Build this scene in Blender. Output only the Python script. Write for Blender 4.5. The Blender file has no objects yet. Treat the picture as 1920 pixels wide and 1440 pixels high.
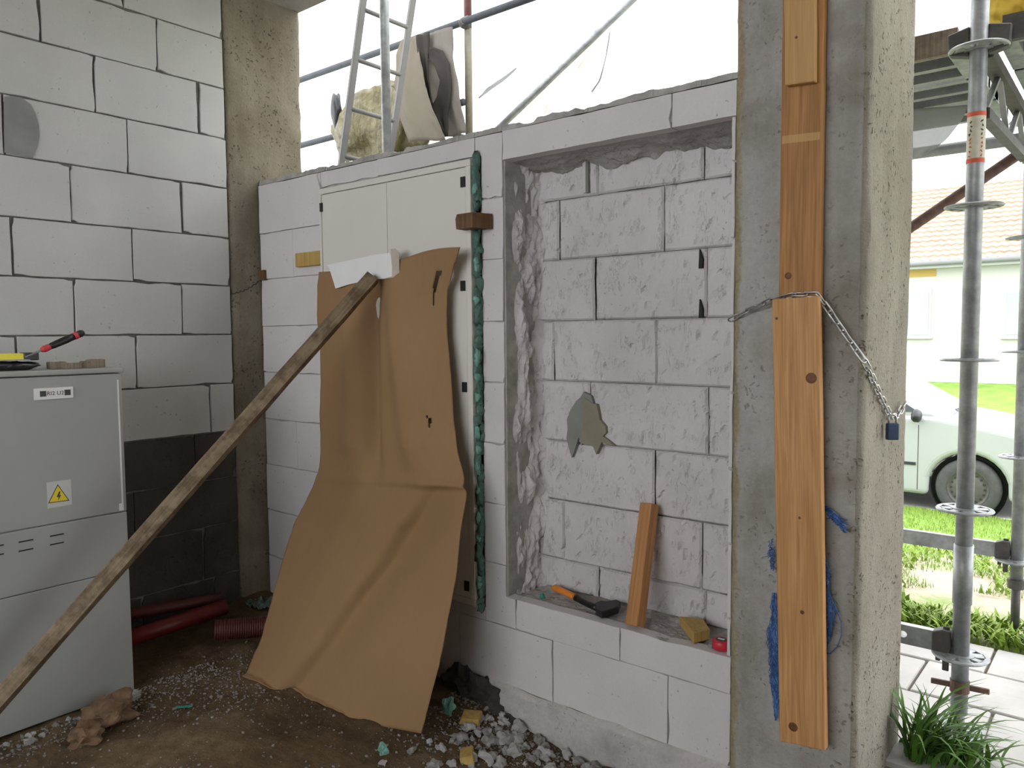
import bpy, math, random
import numpy as np
from mathutils import Vector, Matrix, noise

rng = random.Random(7)
scene = bpy.context.scene
COL = scene.collection
PI = math.pi

# ------------------------------------------------------------------ camera
F, CX, CY, H = 1450.0, 960.0, 720.0, 1.5          # focal length in pixels of the 1920x1440 frame, eye height
_pl = np.array([-798 - CX, CY - 640, -F]); _pr = np.array([2150 - CX, CY - 615, -F])
_up = np.cross(_pr, _pl); _up /= np.linalg.norm(_up)
_up = _up if _up[1] > 0 else -_up
_Y = _pr / np.linalg.norm(_pr)
_X = np.cross(_Y, _up); _X /= np.linalg.norm(_X)
RM = np.array([_X, _Y, _up])
cam_data = bpy.data.cameras.new('camera')
cam_data.sensor_fit = 'HORIZONTAL'; cam_data.sensor_width = 36.0
cam_data.lens = F / 1920.0 * 36.0
cam_data.clip_start = 0.05; cam_data.clip_end = 300
cam = bpy.data.objects.new('camera', cam_data)
cam.matrix_world = Matrix.Translation((0, 0, H)) @ Matrix(RM.tolist()).to_4x4()
COL.objects.link(cam); scene.camera = cam

def ray(u, v): return RM @ np.array([(u - CX) / F, -(v - CY) / F, -1.0])
def onY(u, v, y): r = ray(u, v); return Vector(np.array([0, 0, H]) + r * (y / r[1]))
def onX(u, v, x): r = ray(u, v); return Vector(np.array([0, 0, H]) + r * (x / r[0]))
def onZ(u, v, z): r = ray(u, v); return Vector(np.array([0, 0, H]) + r * ((z - H) / r[2]))

# ------------------------------------------------------------------ sky and exposure
world = bpy.data.worlds.new('overcast_sky'); scene.world = world
world.use_nodes = True
_bg = world.node_tree.nodes['Background']
_bg.inputs['Color'].default_value = (0.96, 0.98, 1.0, 1); _bg.inputs['Strength'].default_value = 1.0
scene.view_settings.view_transform = 'Standard'
scene.view_settings.look = 'None'
scene.view_settings.gamma = 1.0
scene.view_settings.use_curve_mapping = False
scene.view_settings.exposure = 2.3

# ------------------------------------------------------------------ mesh helpers
ORG = {}
class MB:
    def __init__(s): s.v = []; s.f = []
    def add(s, vs, fs):
        o = len(s.v); s.v += [Vector(p) for p in vs]; s.f += [tuple(i + o for i in f) for f in fs]; return s
    def box(s, a, b):
        x0, y0, z0 = a; x1, y1, z1 = b
        return s.add([(x0,y0,z0),(x1,y0,z0),(x1,y1,z0),(x0,y1,z0),(x0,y0,z1),(x1,y0,z1),(x1,y1,z1),(x0,y1,z1)],
                     [(3,2,1,0),(4,5,6,7),(0,1,5,4),(1,2,6,5),(2,3,7,6),(3,0,4,7)])
    def obox(s, p, q, w, h, up=(0,0,1)):
        p = Vector(p); q = Vector(q); d = (q - p).normalized(); a = d.cross(Vector(up)).normalized(); b = a.cross(d)
        vs = [c + a * i * w / 2 + b * j * h / 2 for c in (p, q) for i, j in ((-1,-1),(1,-1),(1,1),(-1,1))]
        return s.add(vs, [(3,2,1,0),(4,5,6,7),(0,1,5,4),(1,2,6,5),(2,3,7,6),(3,0,4,7)])
    def tube(s, pts, r, n=10, closed=False, caps=True):
        pts = [Vector(p) for p in pts]; m = len(pts); rs = r if isinstance(r, (list, tuple)) else [r] * m
        rings = []; last = None
        for i in range(m):
            a = pts[(i - 1) % m] if (closed or i > 0) else pts[i]; b = pts[(i + 1) % m] if (closed or i < m - 1) else pts[i]
            d = (b - a).normalized()
            if last is None:
                n0 = d.orthogonal().normalized()
            else:
                n0 = (last - d * last.dot(d)); n0 = n0.normalized() if n0.length > 1e-6 else d.orthogonal().normalized()
            last = n0; n1 = d.cross(n0)
            rings.append([pts[i] + (n0 * math.cos(2*PI*k/n) + n1 * math.sin(2*PI*k/n)) * rs[i] for k in range(n)])
        vs = [p for R in rings for p in R]; fs = []
        for i in range(m if closed else m - 1):
            j = (i + 1) % m
            for k in range(n):
                fs.append((i*n+k, i*n+(k+1)%n, j*n+(k+1)%n, j*n+k))
        if caps and not closed:
            fs.append(tuple(range(n - 1, -1, -1))); fs.append(tuple((m-1)*n + k for k in range(n)))
        return s.add(vs, fs)
    def lathe(s, prof, c, axis, n=32):
        """prof: list of (radius, offset along axis) around point c"""
        c = Vector(c); ax = Vector(axis).normalized(); e0 = ax.orthogonal().normalized(); e1 = ax.cross(e0)
        vs = []; fs = []
        for r, t in prof:
            for k in range(n):
                a = 2*PI*k/n; vs.append(c + ax*t + (e0*math.cos(a) + e1*math.sin(a))*r)
        for i in range(len(prof)-1):
            for k in range(n):
                fs.append((i*n+k, i*n+(k+1)%n, (i+1)*n+(k+1)%n, (i+1)*n+k))
        return s.add(vs, fs)
    def grid(s, fn, nu, nv):
        vs = [fn(i / nu, j / nv) for j in range(nv + 1) for i in range(nu + 1)]
        fs = [(j*(nu+1)+i, j*(nu+1)+i+1, (j+1)*(nu+1)+i+1, (j+1)*(nu+1)+i) for j in range(nv) for i in range(nu)]
        return s.add(vs, fs)
    def prism(s, front, back):
        n = len(front)
        return s.add(list(front) + list(back), [tuple(range(n)), tuple(range(2*n-1, n-1, -1))] + [(i, n+i, n+(i+1)%n, (i+1)%n) for i in range(n)])
    def blob(s, c, r, seed=0, amp=0.3, sub=2, freq=1.6):
        c = Vector(c); r = Vector(r) if not isinstance(r, (int, float)) else Vector((r, r, r))
        V, Fc = ICO[sub]; off = Vector((seed*3.7, seed*1.3, seed*7.1))
        vs = []
        for p in V:
            k = 1 + amp * noise.noise(p * freq + off) * 1.6
            vs.append(c + Vector((p.x*r.x*k, p.y*r.y*k, p.z*r.z*k)))
        return s.add(vs, Fc)
def _ico(sub):
    import bmesh
    bm = bmesh.new(); bmesh.ops.create_icosphere(bm, subdivisions=sub, radius=1.0)
    bm.verts.ensure_lookup_table()
    V = [v.co.copy() for v in bm.verts]; Fc = [tuple(v.index for v in f.verts) for f in bm.faces]; bm.free(); return V, Fc
ICO = {k: _ico(k) for k in (1, 2, 3, 4)}

def mesh_of(mb, org=(0,0,0), name='mesh'):
    o = Vector(org); me = bpy.data.meshes.new(name)
    me.from_pydata([tuple(p - o) for p in mb.v], [], mb.f); me.update(); return me
def setp(o, label=None, cat=None, group=None, kind=None):
    if label: o['label'] = label
    if cat: o['category'] = cat
    if group: o['group'] = group
    if kind: o['kind'] = kind
    return o
def obj(name, mb, mat, parent=None, smooth=False, bevel=0, seg=1, solid=0, org=None):
    if parent is not None: og = ORG[parent.name]
    elif org is not None: og = Vector(org)
    else:
        xs = [p.x for p in mb.v]; ys = [p.y for p in mb.v]; zs = [p.z for p in mb.v]
        og = Vector(((min(xs)+max(xs))/2, (min(ys)+max(ys))/2, min(zs)))
    me = mesh_of(mb, og, name); o = bpy.data.objects.new(name, me); COL.objects.link(o)
    me.materials.append(mat)
    if parent is not None: o.parent = parent; ORG[o.name] = og
    else: o.location = og; ORG[o.name] = og
    if smooth:
        for p in me.polygons: p.use_smooth = True
    if solid:
        m = o.modifiers.new('thick', 'SOLIDIFY'); m.thickness = solid; m.offset = 0
    if bevel:
        m = o.modifiers.new('edge', 'BEVEL'); m.width = bevel; m.segments = seg; m.limit_method = 'ANGLE'
    return o
def empty(name, loc, label=None, cat=None, group=None, kind=None):
    o = bpy.data.objects.new(name, None); o.empty_display_size = 0.1; COL.objects.link(o); o.location = loc
    ORG[o.name] = Vector(loc); return setp(o, label, cat, group, kind)
def fbm(p, s, o=3): return noise.fractal(Vector(p) * s, 0.9, 2.1, o)
def local_thing(name, mb, mat, M, smooth=False, bevel=0, seg=1):
    """mesh built in its own frame, then placed with matrix M (wood grain follows the local z axis)"""
    me = mesh_of(mb, (0,0,0), name); o = bpy.data.objects.new(name, me); COL.objects.link(o); me.materials.append(mat)
    o.matrix_world = M; ORG[o.name] = Vector((0,0,0))
    if smooth:
        for p in me.polygons: p.use_smooth = True
    if bevel:
        m = o.modifiers.new('edge', 'BEVEL'); m.width = bevel; m.segments = seg; m.limit_method = 'ANGLE'
    return o
def frame_z(p, q, face=(0,-1,0)):
    """matrix with z from p to q, -y towards face"""
    p = Vector(p); q = Vector(q); z = (q - p).normalized(); y = -(Vector(face) - z * Vector(face).dot(z)).normalized(); x = y.cross(z)
    return Matrix(((x.x,y.x,z.x,p.x),(x.y,y.y,z.y,p.y),(x.z,y.z,z.z,p.z),(0,0,0,1)))

# ------------------------------------------------------------------ materials
class NT:
    def __init__(s, name):
        m = bpy.data.materials.new(name); m.use_nodes = True; s.m = m; s.t = m.node_tree; s.b = s.t.nodes['Principled BSDF']
    def n(s, typ, **kw):
        x = s.t.nodes.new(typ)
        for k, v in kw.items():
            if k in x.inputs: x.inputs[k].default_value = v
            else: setattr(x, k, v)
        return x
    def l(s, a, b): s.t.links.new(a, b)
    def pos(s, world=True, scale=(1,1,1)):
        g = s.n('ShaderNodeNewGeometry').outputs['Position'] if world else s.n('ShaderNodeTexCoord').outputs['Object']
        mp = s.n('ShaderNodeMapping'); s.l(g, mp.inputs['Vector']); mp.inputs['Scale'].default_value = scale
        return mp.outputs['Vector']
    def warp(s, vec, scale, amt):
        x = s.n('ShaderNodeTexNoise'); s.l(vec, x.inputs['Vector']); x.inputs['Scale'].default_value = scale; x.inputs['Detail'].default_value = 3
        m = s.n('ShaderNodeVectorMath', operation='MULTIPLY_ADD'); s.l(x.outputs['Color'], m.inputs[0]); m.inputs[1].default_value = (amt, amt, amt); s.l(vec, m.inputs[2]); return m.outputs[0]
    def noise(s, vec, scale, detail=4, rough=.55, dist=0):
        x = s.n('ShaderNodeTexNoise'); s.l(vec, x.inputs['Vector'])
        x.inputs['Scale'].default_value = scale; x.inputs['Detail'].default_value = detail
        x.inputs['Roughness'].default_value = rough; x.inputs['Distortion'].default_value = dist
        return x.outputs['Fac']
    def ramp(s, fac, stops):
        r = s.n('ShaderNodeValToRGB'); s.l(fac, r.inputs['Fac']); e = r.color_ramp.elements
        while len(e) < len(stops): e.new(0.5)
        for k, (p, c) in enumerate(stops):
            e[k].position = p; e[k].color = (c if len(c) == 4 else (*c, 1)) if not isinstance(c, (int, float)) else (c, c, c, 1)
        return r.outputs['Color']
    def mix(s, fac, a, b, mode='MIX'):
        x = s.n('ShaderNodeMix', data_type='RGBA', blend_type=mode)
        for k, w in ((0, fac), (6, a), (7, b)):
            if isinstance(w, (int, float)): x.inputs[k].default_value = w
            elif isinstance(w, tuple): x.inputs[k].default_value = (*w, 1)
            else: s.l(w, x.inputs[k])
        return x.outputs[2]
    def math(s, op, a, b=0.0):
        x = s.n('ShaderNodeMath', operation=op)
        for k, w in ((0, a), (1, b)):
            if isinstance(w, (int, float)): x.inputs[k].default_value = w
            else: s.l(w, x.inputs[k])
        return x.outputs[0]
    def bump(s, h, strength=.3, dist=.01):
        x = s.n('ShaderNodeBump'); s.l(h, x.inputs['Height']); x.inputs['Strength'].default_value = strength
        x.inputs['Distance'].default_value = dist; s.l(x.outputs['Normal'], s.b.inputs['Normal'])
    def col(s, c):
        if isinstance(c, tuple): s.b.inputs['Base Color'].default_value = (*c, 1)
        else: s.l(c, s.b.inputs['Base Color'])
        return s
    def rough(s, r): s.b.inputs['Roughness'].default_value = r; return s

def simple(name, c, rough=.7, var=.12, scale=12, bump=0, metal=0, world=True, spec=None):
    t = NT(name); t.rough(rough); t.b.inputs['Metallic'].default_value = metal
    if spec is not None: t.b.inputs['Specular IOR Level'].default_value = spec
    v = t.pos(world); f = t.noise(v, scale)
    t.col(t.ramp(f, [(.3, tuple(x*(1-var) for x in c)), (.7, tuple(min(1, x*(1+var)) for x in c))]))
    if bump: t.bump(t.noise(v, scale*4, 5), bump, .004)
    return t.m

def aac(name, c, dirt=.25, rough_marks=False):
    t = NT(name); t.rough(.92); t.b.inputs['Specular IOR Level'].default_value = .2
    v = t.pos()
    base = t.ramp(t.noise(v, 2.2, 4), [(.3, tuple(x*(1-dirt*.45) for x in c)), (.7, tuple(min(1, x*1.04) for x in c))])
    vor = t.n('ShaderNodeTexVoronoi'); t.l(t.warp(v, 60, .03), vor.inputs['Vector']); vor.inputs['Scale'].default_value = 30
    pit = t.ramp(vor.outputs['Distance'], [(.07, (0,0,0)), (.15, (1,1,1))])
    sel = t.ramp(t.noise(v, 7, 2), [(.50, (1,1,1)), (.56, (0,0,0))])
    pits = t.mix(sel, pit, (1.0,1.0,1.0), 'LIGHTEN') if False else t.mix(1.0, pit, sel, 'SCREEN')
    fine = t.noise(v, 160, 5, .7)
    c2 = t.mix(.75, base, t.ramp(pits, [(0, (.55,.55,.55)), (1, (1,1,1))]), 'MULTIPLY')
    c2 = t.mix(.35, c2, t.ramp(fine, [(.3, (.8,.8,.8)), (.7, (1,1,1))]), 'MULTIPLY')
    h = t.math('ADD', t.math('MULTIPLY', fine, .35), pits)
    if rough_marks:
        vs = t.pos(True, (1.0, 1.0, .3)); n2 = t.noise(vs, 42, 6, .62, .6)
        ridge = t.math('ABSOLUTE', t.math('SUBTRACT', n2, .5))
        mk = t.ramp(ridge, [(.0, .38), (.022, 1.0)])
        gate = t.ramp(t.noise(v, 14, 2), [(.42, (0,0,0)), (.5, (1,1,1))])
        mk = t.mix(1.0, mk, gate, 'SCREEN')
        c2 = t.mix(.6, c2, mk, 'MULTIPLY')
        h = t.math('ADD', h, t.math('MULTIPLY', mk, 1.6)); t.bump(h, .35, .004)
    else: t.bump(h, .25, .003)
    t.col(c2); return t.m

def concrete(name, c, c_dark, c_warm, pit=.5, streak=.5, b=.5, arris=None, bd=.008):
    t = NT(name); t.rough(.93); t.b.inputs['Specular IOR Level'].default_value = .2
    v = t.pos(); vz = t.pos(True, (1, 1, .13))
    big = t.noise(v, 2.6, 5, .6, .4); st = t.noise(vz, 9, 5, .6)
    base = t.ramp(big, [(.25, c_dark), (.5, c), (.75, c_warm)])
    base = t.mix(streak, base, t.ramp(st, [(.3, (.62,.6,.56)), (.65, (1,1,1))]), 'MULTIPLY')
    vor = t.n('ShaderNodeTexVoronoi'); t.l(t.warp(v, 38, .06), vor.inputs['Vector']); vor.inputs['Scale'].default_value = 42
    p = t.ramp(vor.outputs['Distance'], [(.10, 0.0), (.30, 1.0)])
    sel = t.ramp(t.noise(v, 5, 5, .7), [(.44, 1.0), (.56, 0.0)])
    pits = t.mix(1.0, p, sel, 'SCREEN')
    fine = t.noise(v, 70, 6, .7)
    base = t.mix(pit, base, t.ramp(pits, [(0, (.35,.33,.3)), (1, (1,1,1))]), 'MULTIPLY')
    base = t.mix(.5, base, t.ramp(fine, [(.3, (.72,.71,.69)), (.65, (1,1,1))]), 'MULTIPLY')
    if arris is not None:
        sx = t.n('ShaderNodeSeparateXYZ'); t.l(v, sx.inputs[0]); e = t.math('ADD', sx.outputs['X'], t.math('MULTIPLY', t.noise(t.pos(True, (1,1,.5)), 16, 4, .65), .06))
        k = t.ramp(t.math('MULTIPLY', t.math('SUBTRACT', arris, e), 40.0), [(.25, 0.0), (.75, 1.0)])
        base = t.mix(k, base, t.mix(.6, (.40,.345,.225), t.ramp(fine, [(.3, (.45,.42,.36)), (.65, (1,1,1))]), 'MULTIPLY'))
    t.col(base)
    t.bump(t.math('ADD', t.math('MULTIPLY', fine, .8), t.math('MULTIPLY', pits, .8)), b, bd); return t.m

def wood(name, c_light, c_dark, grain=1.0, knots=True, rough=.65, dirt=0.0):
    t = NT(name); t.rough(rough); t.b.inputs['Specular IOR Level'].default_value = .3
    v = t.pos(False, (26, 26, 1.1)); g = t.noise(v, 2.4, 5, .6, .5)
    v2 = t.pos(False, (60, 60, 1.5)); g2 = t.noise(v2, 3.0, 3)
    c = t.ramp(g, [(.28, c_dark), (.62, c_light)])
    c = t.mix(.35*grain, c, t.ramp(g2, [(.35, (.62,.52,.42)), (.6, (1,1,1))]), 'MULTIPLY')
    if dirt:
        d = t.noise(t.pos(False), 14, 5, .65)
        c = t.mix(dirt, c, t.ramp(d, [(.4, (.35,.31,.27)), (.6, (1,1,1))]), 'MULTIPLY')
    t.col(c); t.bump(g2, .12, .002); return t.m

def metal(name, c, rough=.45, var=.25, met=.85):
    t = NT(name); t.b.inputs['Metallic'].default_value = met
    v = t.pos(); f = t.noise(v, 18, 5, .65)
    t.col(t.ramp(f, [(.3, tuple(x*(1-var) for x in c)), (.7, tuple(min(1, x*(1+var)) for x in c))]))
    t.b.inputs['Roughness'].default_value = rough; t.bump(t.noise(v, 60, 4), .08, .002); return t.m

MT = {}
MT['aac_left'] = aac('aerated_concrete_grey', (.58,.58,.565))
MT['aac_right'] = aac('aerated_concrete_lit', (.735,.70,.71))  # same block as the left wall; brighter light and pink bounce in its colour
MT['aac_rough'] = aac('aerated_concrete_chiselled', (.71,.672,.682), .35, True)
MT['mortar'] = simple('joint_mortar', (.16,.15,.14), .95, .25, 30, .4)
MT['mortar_light'] = simple('mortar_pale', (.42,.405,.39), .95, .25, 16, .6)
MT['mortar_patch'] = simple('mortar_fill_grey', (.25,.25,.24), .95, .12, 9, .4)
MT['mortar_olive'] = simple('mortar_fill_olive', (.27,.25,.19), .95, .12, 14, .4)
MT['sill'] = concrete('sill_rubble', (.47,.445,.43), (.34,.32,.305), (.54,.51,.49), .3, .0, .9)
MT['found'] = concrete('foundation_concrete', (.085,.078,.07), (.06,.055,.05), (.11,.10,.09), .4, .3, .6)
MT['plinth'] = concrete('plinth_render', (.60,.565,.55), (.36,.35,.345), (.68,.64,.625), .25, .0, .5)
MT['col_corner'] = concrete('column_concrete_warm', (.30,.265,.205), (.20,.17,.125), (.42,.38,.31), .75, .6, 1.0)
MT['col_front'] = concrete('column_concrete_grey', (.47,.46,.435), (.27,.245,.20), (.55,.54,.52), .5, .65, .6, -.915)
MT['col_side'] = concrete('column_concrete_sandy', (.44,.405,.335), (.33,.30,.24), (.52,.485,.41), .9, .35, 1.0, bd=.018)
MT['ceiling'] = concrete('ceiling_concrete', (.40,.38,.34), (.32,.30,.27), (.45,.43,.39), .2, .1, .3)
MT['dirt'] = None
MT['pine'] = wood('pine_fresh', (.66,.375,.165), (.46,.215,.075), 1.3)
MT['pine_old'] = wood('pine_aged', (.50,.26,.10), (.30,.14,.05), 1.4)
MT['pine_pale'] = wood('pine_pale', (.58,.36,.15), (.50,.29,.11), .6)
MT['batten'] = wood('batten_weathered', (.30,.23,.15), (.19,.14,.09), 1.2, dirt=.75)
MT['wood_brown'] = wood('wood_brown', (.20,.115,.06), (.12,.065,.03), 1.0, dirt=.4)
MT['wood_yellow'] = wood('wood_yellow', (.55,.38,.13), (.42,.27,.08), .8)
MT['wood_grey'] = wood('wood_grey', (.30,.25,.19), (.20,.16,.12), 1.0, dirt=.5)
MT['stud'] = wood('stud_orange', (.55,.28,.12), (.42,.19,.07), 1.0)
MT['knot'] = simple('wood_knot', (.15,.055,.02), .6, .25, 60)
MT['kraft'] = None
MT['cab_grey'] = simple('cabinet_plastic', (.355,.365,.35), .55, .05, 3, .05)
MT['cab_white'] = simple('enamel_white', (.74,.71,.66), .4, .02, 3)
MT['paper'] = simple('paper_white', (.86,.86,.86), .8, .03, 6)
MT['paper_tan'] = simple('paper_tan', (.55,.47,.40), .8, .1, 20)
MT['black'] = simple('black_plastic', (.015,.015,.016), .45, .2, 20)
MT['black_soft'] = simple('black_film', (.03,.03,.034), .3, .3, 16)
MT['gap'] = simple('shadow_gap', (.03,.03,.03), .9, .1, 10)
MT['plate'] = simple('label_white', (.78,.78,.78), .5, .02, 10)
MT['ink'] = simple('label_ink', (.05,.055,.055), .7, .1, 10)
MT['yellow'] = simple('sign_yellow', (.80,.62,.02), .5, .05, 10)
MT['yellow_tool'] = simple('tool_yellow', (.85,.72,.03), .4, .05, 10)
MT['red_grip'] = simple('red_rubber', (.62,.05,.07), .5, .1, 20)
MT['sticker'] = simple('sticker_film', (.56,.57,.55), .3, .04, 10)
MT['foam'] = simple('foam_green', (.20,.42,.35), .75, .3, 40, .8)
MT['foam_dark'] = simple('foam_green_dark', (.10,.20,.165), .75, .3, 40, .8)
MT['orange'] = simple('orange_handle', (.80,.26,.03), .45, .06, 20)
MT['red'] = simple('tape_red', (.60,.03,.05), .4, .1, 20)
MT['pipe_red'] = simple('pipe_red', (.15,.011,.009), .45, .15, 8)
MT['pipe_dark'] = simple('pipe_brown', (.085,.016,.014), .55, .2, 10)
MT['steel'] = metal('galvanised_steel', (.30,.31,.315), .5, .3, .6)
MT['steel_dark'] = metal('steel_weathered', (.085,.08,.075), .65, .3, .4)
MT['steel_pale'] = metal('steel_pale', (.30,.31,.305), .6, .15, .3)
MT['rust'] = simple('rusty_steel', (.13,.075,.06), .8, .3, 30, .3)
MT['chain'] = metal('chain_steel', (.50,.50,.50), .35)
MT['blue_light'] = simple('twine_blue_light', (.11,.22,.48), .7, .3, 60)
MT['blue'] = simple('twine_blue', (.035,.10,.28), .7, .35, 60)
MT['lock'] = simple('lock_blue', (.02,.045,.10), .45, .2, 30)
MT['tape_red'] = simple('sticker_red', (.62,.10,.05), .6, .15, 40)
MT['tape_cream'] = simple('sticker_cream', (.55,.53,.42), .6, .12, 30)
MT['rail_dark'] = simple('rail_dark', (.028,.032,.038), .8, .25, 20)
MT['aluminium'] = simple('aluminium', (.14,.135,.13), .6, .1, 8)
MT['paint_white'] = simple('pole_paint', (.17,.15,.11), .6, .15, 20)
MT['pole_red'] = simple('pole_red', (.09,.025,.025), .6, .2, 20)
MT['wire'] = metal('iron_wire', (.12,.10,.09), .6)
MT['stone'] = simple('clay_lump', (.20,.125,.075), .95, .3, 18, .8)
MT['crumb'] = simple('crumb_grey', (.28,.26,.245), .95, .2, 30, .5)
MT['crumb_white'] = simple('crumb_white', (.42,.41,.40), .95, .15, 30, .5)
MT['teal'] = simple('plastic_teal', (.05,.32,.24), .5, .2, 30)

# dirt floor
t = NT('site_dirt'); t.rough(.97); t.b.inputs['Specular IOR Level'].default_value = .15
v = t.pos(); a = t.noise(v, 1.6, 6, .62, .3); b = t.noise(v, 22, 6, .7)
c = t.ramp(a, [(.30, (.085,.057,.034)), (.5, (.165,.114,.068)), (.7, (.27,.20,.125))])
c = t.mix(.7, c, t.ramp(b, [(.3, (.45,.43,.4)), (.65, (1,1,1))]), 'MULTIPLY')
grit = t.n('ShaderNodeTexVoronoi'); t.l(v, grit.inputs['Vector']); grit.inputs['Scale'].default_value = 70
gm = t.ramp(grit.outputs['Distance'], [(.12, 1.0), (.2, 0.0)]); gs = t.ramp(t.noise(v, 5, 3), [(.5, 0.0), (.62, 1.0)])
c = t.mix(t.mix(1.0, gm, gs, 'MULTIPLY'), c, (.42,.40,.38)); t.col(c)
t.bump(t.math('ADD', b, t.math('MULTIPLY', t.noise(v, 90, 4), .4)), .8, .015); MT['dirt'] = t.m
# kraft board
t = NT('kraft_board'); t.rough(.8); t.b.inputs['Specular IOR Level'].default_value = .25
v = t.pos(); a = t.noise(v, 1.8, 3); b = t.noise(t.pos(True, (1,1,.2)), 60, 3)
c = t.ramp(a, [(.3, (.31,.185,.09)), (.7, (.36,.22,.115))])
c = t.mix(.25, c, t.ramp(b, [(.3, (.85,.83,.8)), (.7, (1,1,1))]), 'MULTIPLY'); t.col(c); t.bump(a, .1, .01); MT['kraft'] = t.m
# outside ground
t = NT('sandy_lawn'); t.rough(.95); v = t.pos(); a = t.noise(v, .9, 5, .6); b = t.noise(v, 14, 5, .7)
sx = t.n('ShaderNodeSeparateXYZ'); t.l(v, sx.inputs[0])
far = t.math('MULTIPLY', t.math('SUBTRACT', sx.outputs['Y'], 6.2), .22)
f = t.math('ADD', a, t.math('MAXIMUM', far, 0.0))
c = t.mix(t.ramp(f, [(.5, 0.0), (.62, 1.0)]), (.42,.36,.28), (.16,.27,.035))
c = t.mix(.5, c, t.ramp(b, [(.3, (.6,.6,.55)), (.65, (1,1,1))]), 'MULTIPLY'); t.col(c); t.bump(b, .6, .03); MT['lawn'] = t.m
MT['verge'] = simple('verge_green', (.17,.30,.04), .95, .3, 3, .5)
MT['road'] = simple('asphalt_pale', (.40,.39,.38), .9, .1, 2, .2)
MT['paver'] = simple('paver_pale', (.44,.42,.40), .9, .12, 5, .3)
MT['sand_joint'] = simple('paver_joint', (.22,.19,.15), .95, .2, 30, .3)
MT['grass'] = simple('grass_blade', (.075,.17,.022), .6, .35, 9)
MT['grass_dry'] = simple('weed_leaf', (.20,.30,.04), .6, .3, 9)
for k in ('grass', 'grass_dry'):
    MT[k].node_tree.nodes['Principled BSDF'].inputs['Specular IOR Level'].default_value = .3
MT['car'] = simple('car_silver', (.37,.39,.39), .28, .03, 2)
MT['car'].node_tree.nodes['Principled BSDF'].inputs['Coat Weight'].default_value = .5
MT['glass'] = simple('car_glass', (.05,.06,.06), .05, .05, 2); MT['windscreen'] = simple('windscreen_pale', (.45,.45,.44), .6, .05, 2)  # one pale base colour over the whole windscreen
MT['tyre'] = simple('tyre_rubber', (.07,.068,.07), .85, .15, 20)
MT['rim'] = metal('rim_steel', (.10,.092,.09), .6, .15, .3)
MT['house'] = simple('house_render', (.46,.455,.44), .9, .03, 1)
MT['house_yellow'] = simple('house_yellow', (.42,.28,.09), .9, .04, 1)
MT['plinth_grey'] = simple('house_plinth', (.38,.385,.385), .9, .05, 2)
MT['tiles'] = simple('roof_tile', (.36,.27,.195), .9, .15, 3, .2)
MT['gutter'] = simple('gutter_zinc', (.17,.175,.18), .6, .05, 4)
MT['pane'] = simple('house_pane', (.30,.33,.33), .15, .05, 1)
MT['frame'] = simple('window_frame_white', (.38,.385,.385), .6, .03, 3)

def net_mat(name, base, yellow, holes, scale=350):
    t = NT(name); t.rough(.8); v = t.pos()
    f = t.noise(t.pos(True, (1, 1, .4)), 1.6, 5, .6, .8)
    c = t.ramp(f, [(.40, base), (.62, base), (.72, yellow)]); t.col(c)
    out = t.t.nodes['Material Output']
    tl = t.n('ShaderNodeBsdfTranslucent'); t.l(c, tl.inputs['Color'])
    m1 = t.n('ShaderNodeMixShader'); m1.inputs[0].default_value = .55; t.l(t.b.outputs[0], m1.inputs[1]); t.l(tl.outputs[0], m1.inputs[2])
    tr = t.n('ShaderNodeBsdfTransparent'); m2 = t.n('ShaderNodeMixShader'); m2.inputs[0].default_value = holes
    t.l(m1.outputs[0], m2.inputs[1]); t.l(tr.outputs[0], m2.inputs[2]); t.l(m2.outputs[0], out.inputs['Surface']); return t.m
def bag_mat(name):
    t = NT(name); t.rough(.35); v = t.pos(); f = t.noise(v, 9, 6, .65, 1.2); g = t.noise(t.pos(True, (1, 1, .35)), 26, 5, .6, .8)
    c = t.ramp(f, [(.30, (.06,.05,.015)), (.48, (.16,.135,.05)), (.62, (.24,.21,.11)), (.75, (.34,.32,.24))]); c = t.mix(.5, c, t.ramp(g, [(.35, (.5,.48,.4)), (.6, (1,1,1))]), 'MULTIPLY'); t.col(c)
    t.bump(t.math('ADD', g, f), .9, .02); out = t.t.nodes['Material Output']; tl = t.n('ShaderNodeBsdfTranslucent'); t.l(c, tl.inputs['Color'])
    m1 = t.n('ShaderNodeMixShader'); m1.inputs[0].default_value = .35; t.l(t.b.outputs[0], m1.inputs[1]); t.l(tl.outputs[0], m1.inputs[2]); t.l(m1.outputs[0], out.inputs['Surface']); return t.m
MT['net'] = net_mat('scaffold_netting', (.86,.86,.84), (.62,.50,.10), .45)
MT['sheet'] = net_mat('cream_film', (.21,.185,.14), (.19,.155,.085), .05)
MT['bag'] = bag_mat('yellow_net_bag')
MT['cloth'] = net_mat('brown_cloth', (.045,.036,.03), (.07,.058,.05), .0)
MT['cloth_pale'] = net_mat('pale_cloth', (.21,.19,.165), (.19,.165,.13), .05)
MT['tarp'] = net_mat('yellow_tarp', (.42,.30,.03), (.30,.14,.02), .05)
MT['white_net'] = net_mat('white_mesh', (.40,.41,.40), (.36,.37,.36), .25)

# ================================================================== THE ROOM
XA, YB = -3.547, 2.29          # inner faces of the left wall and of the niche wall

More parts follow.
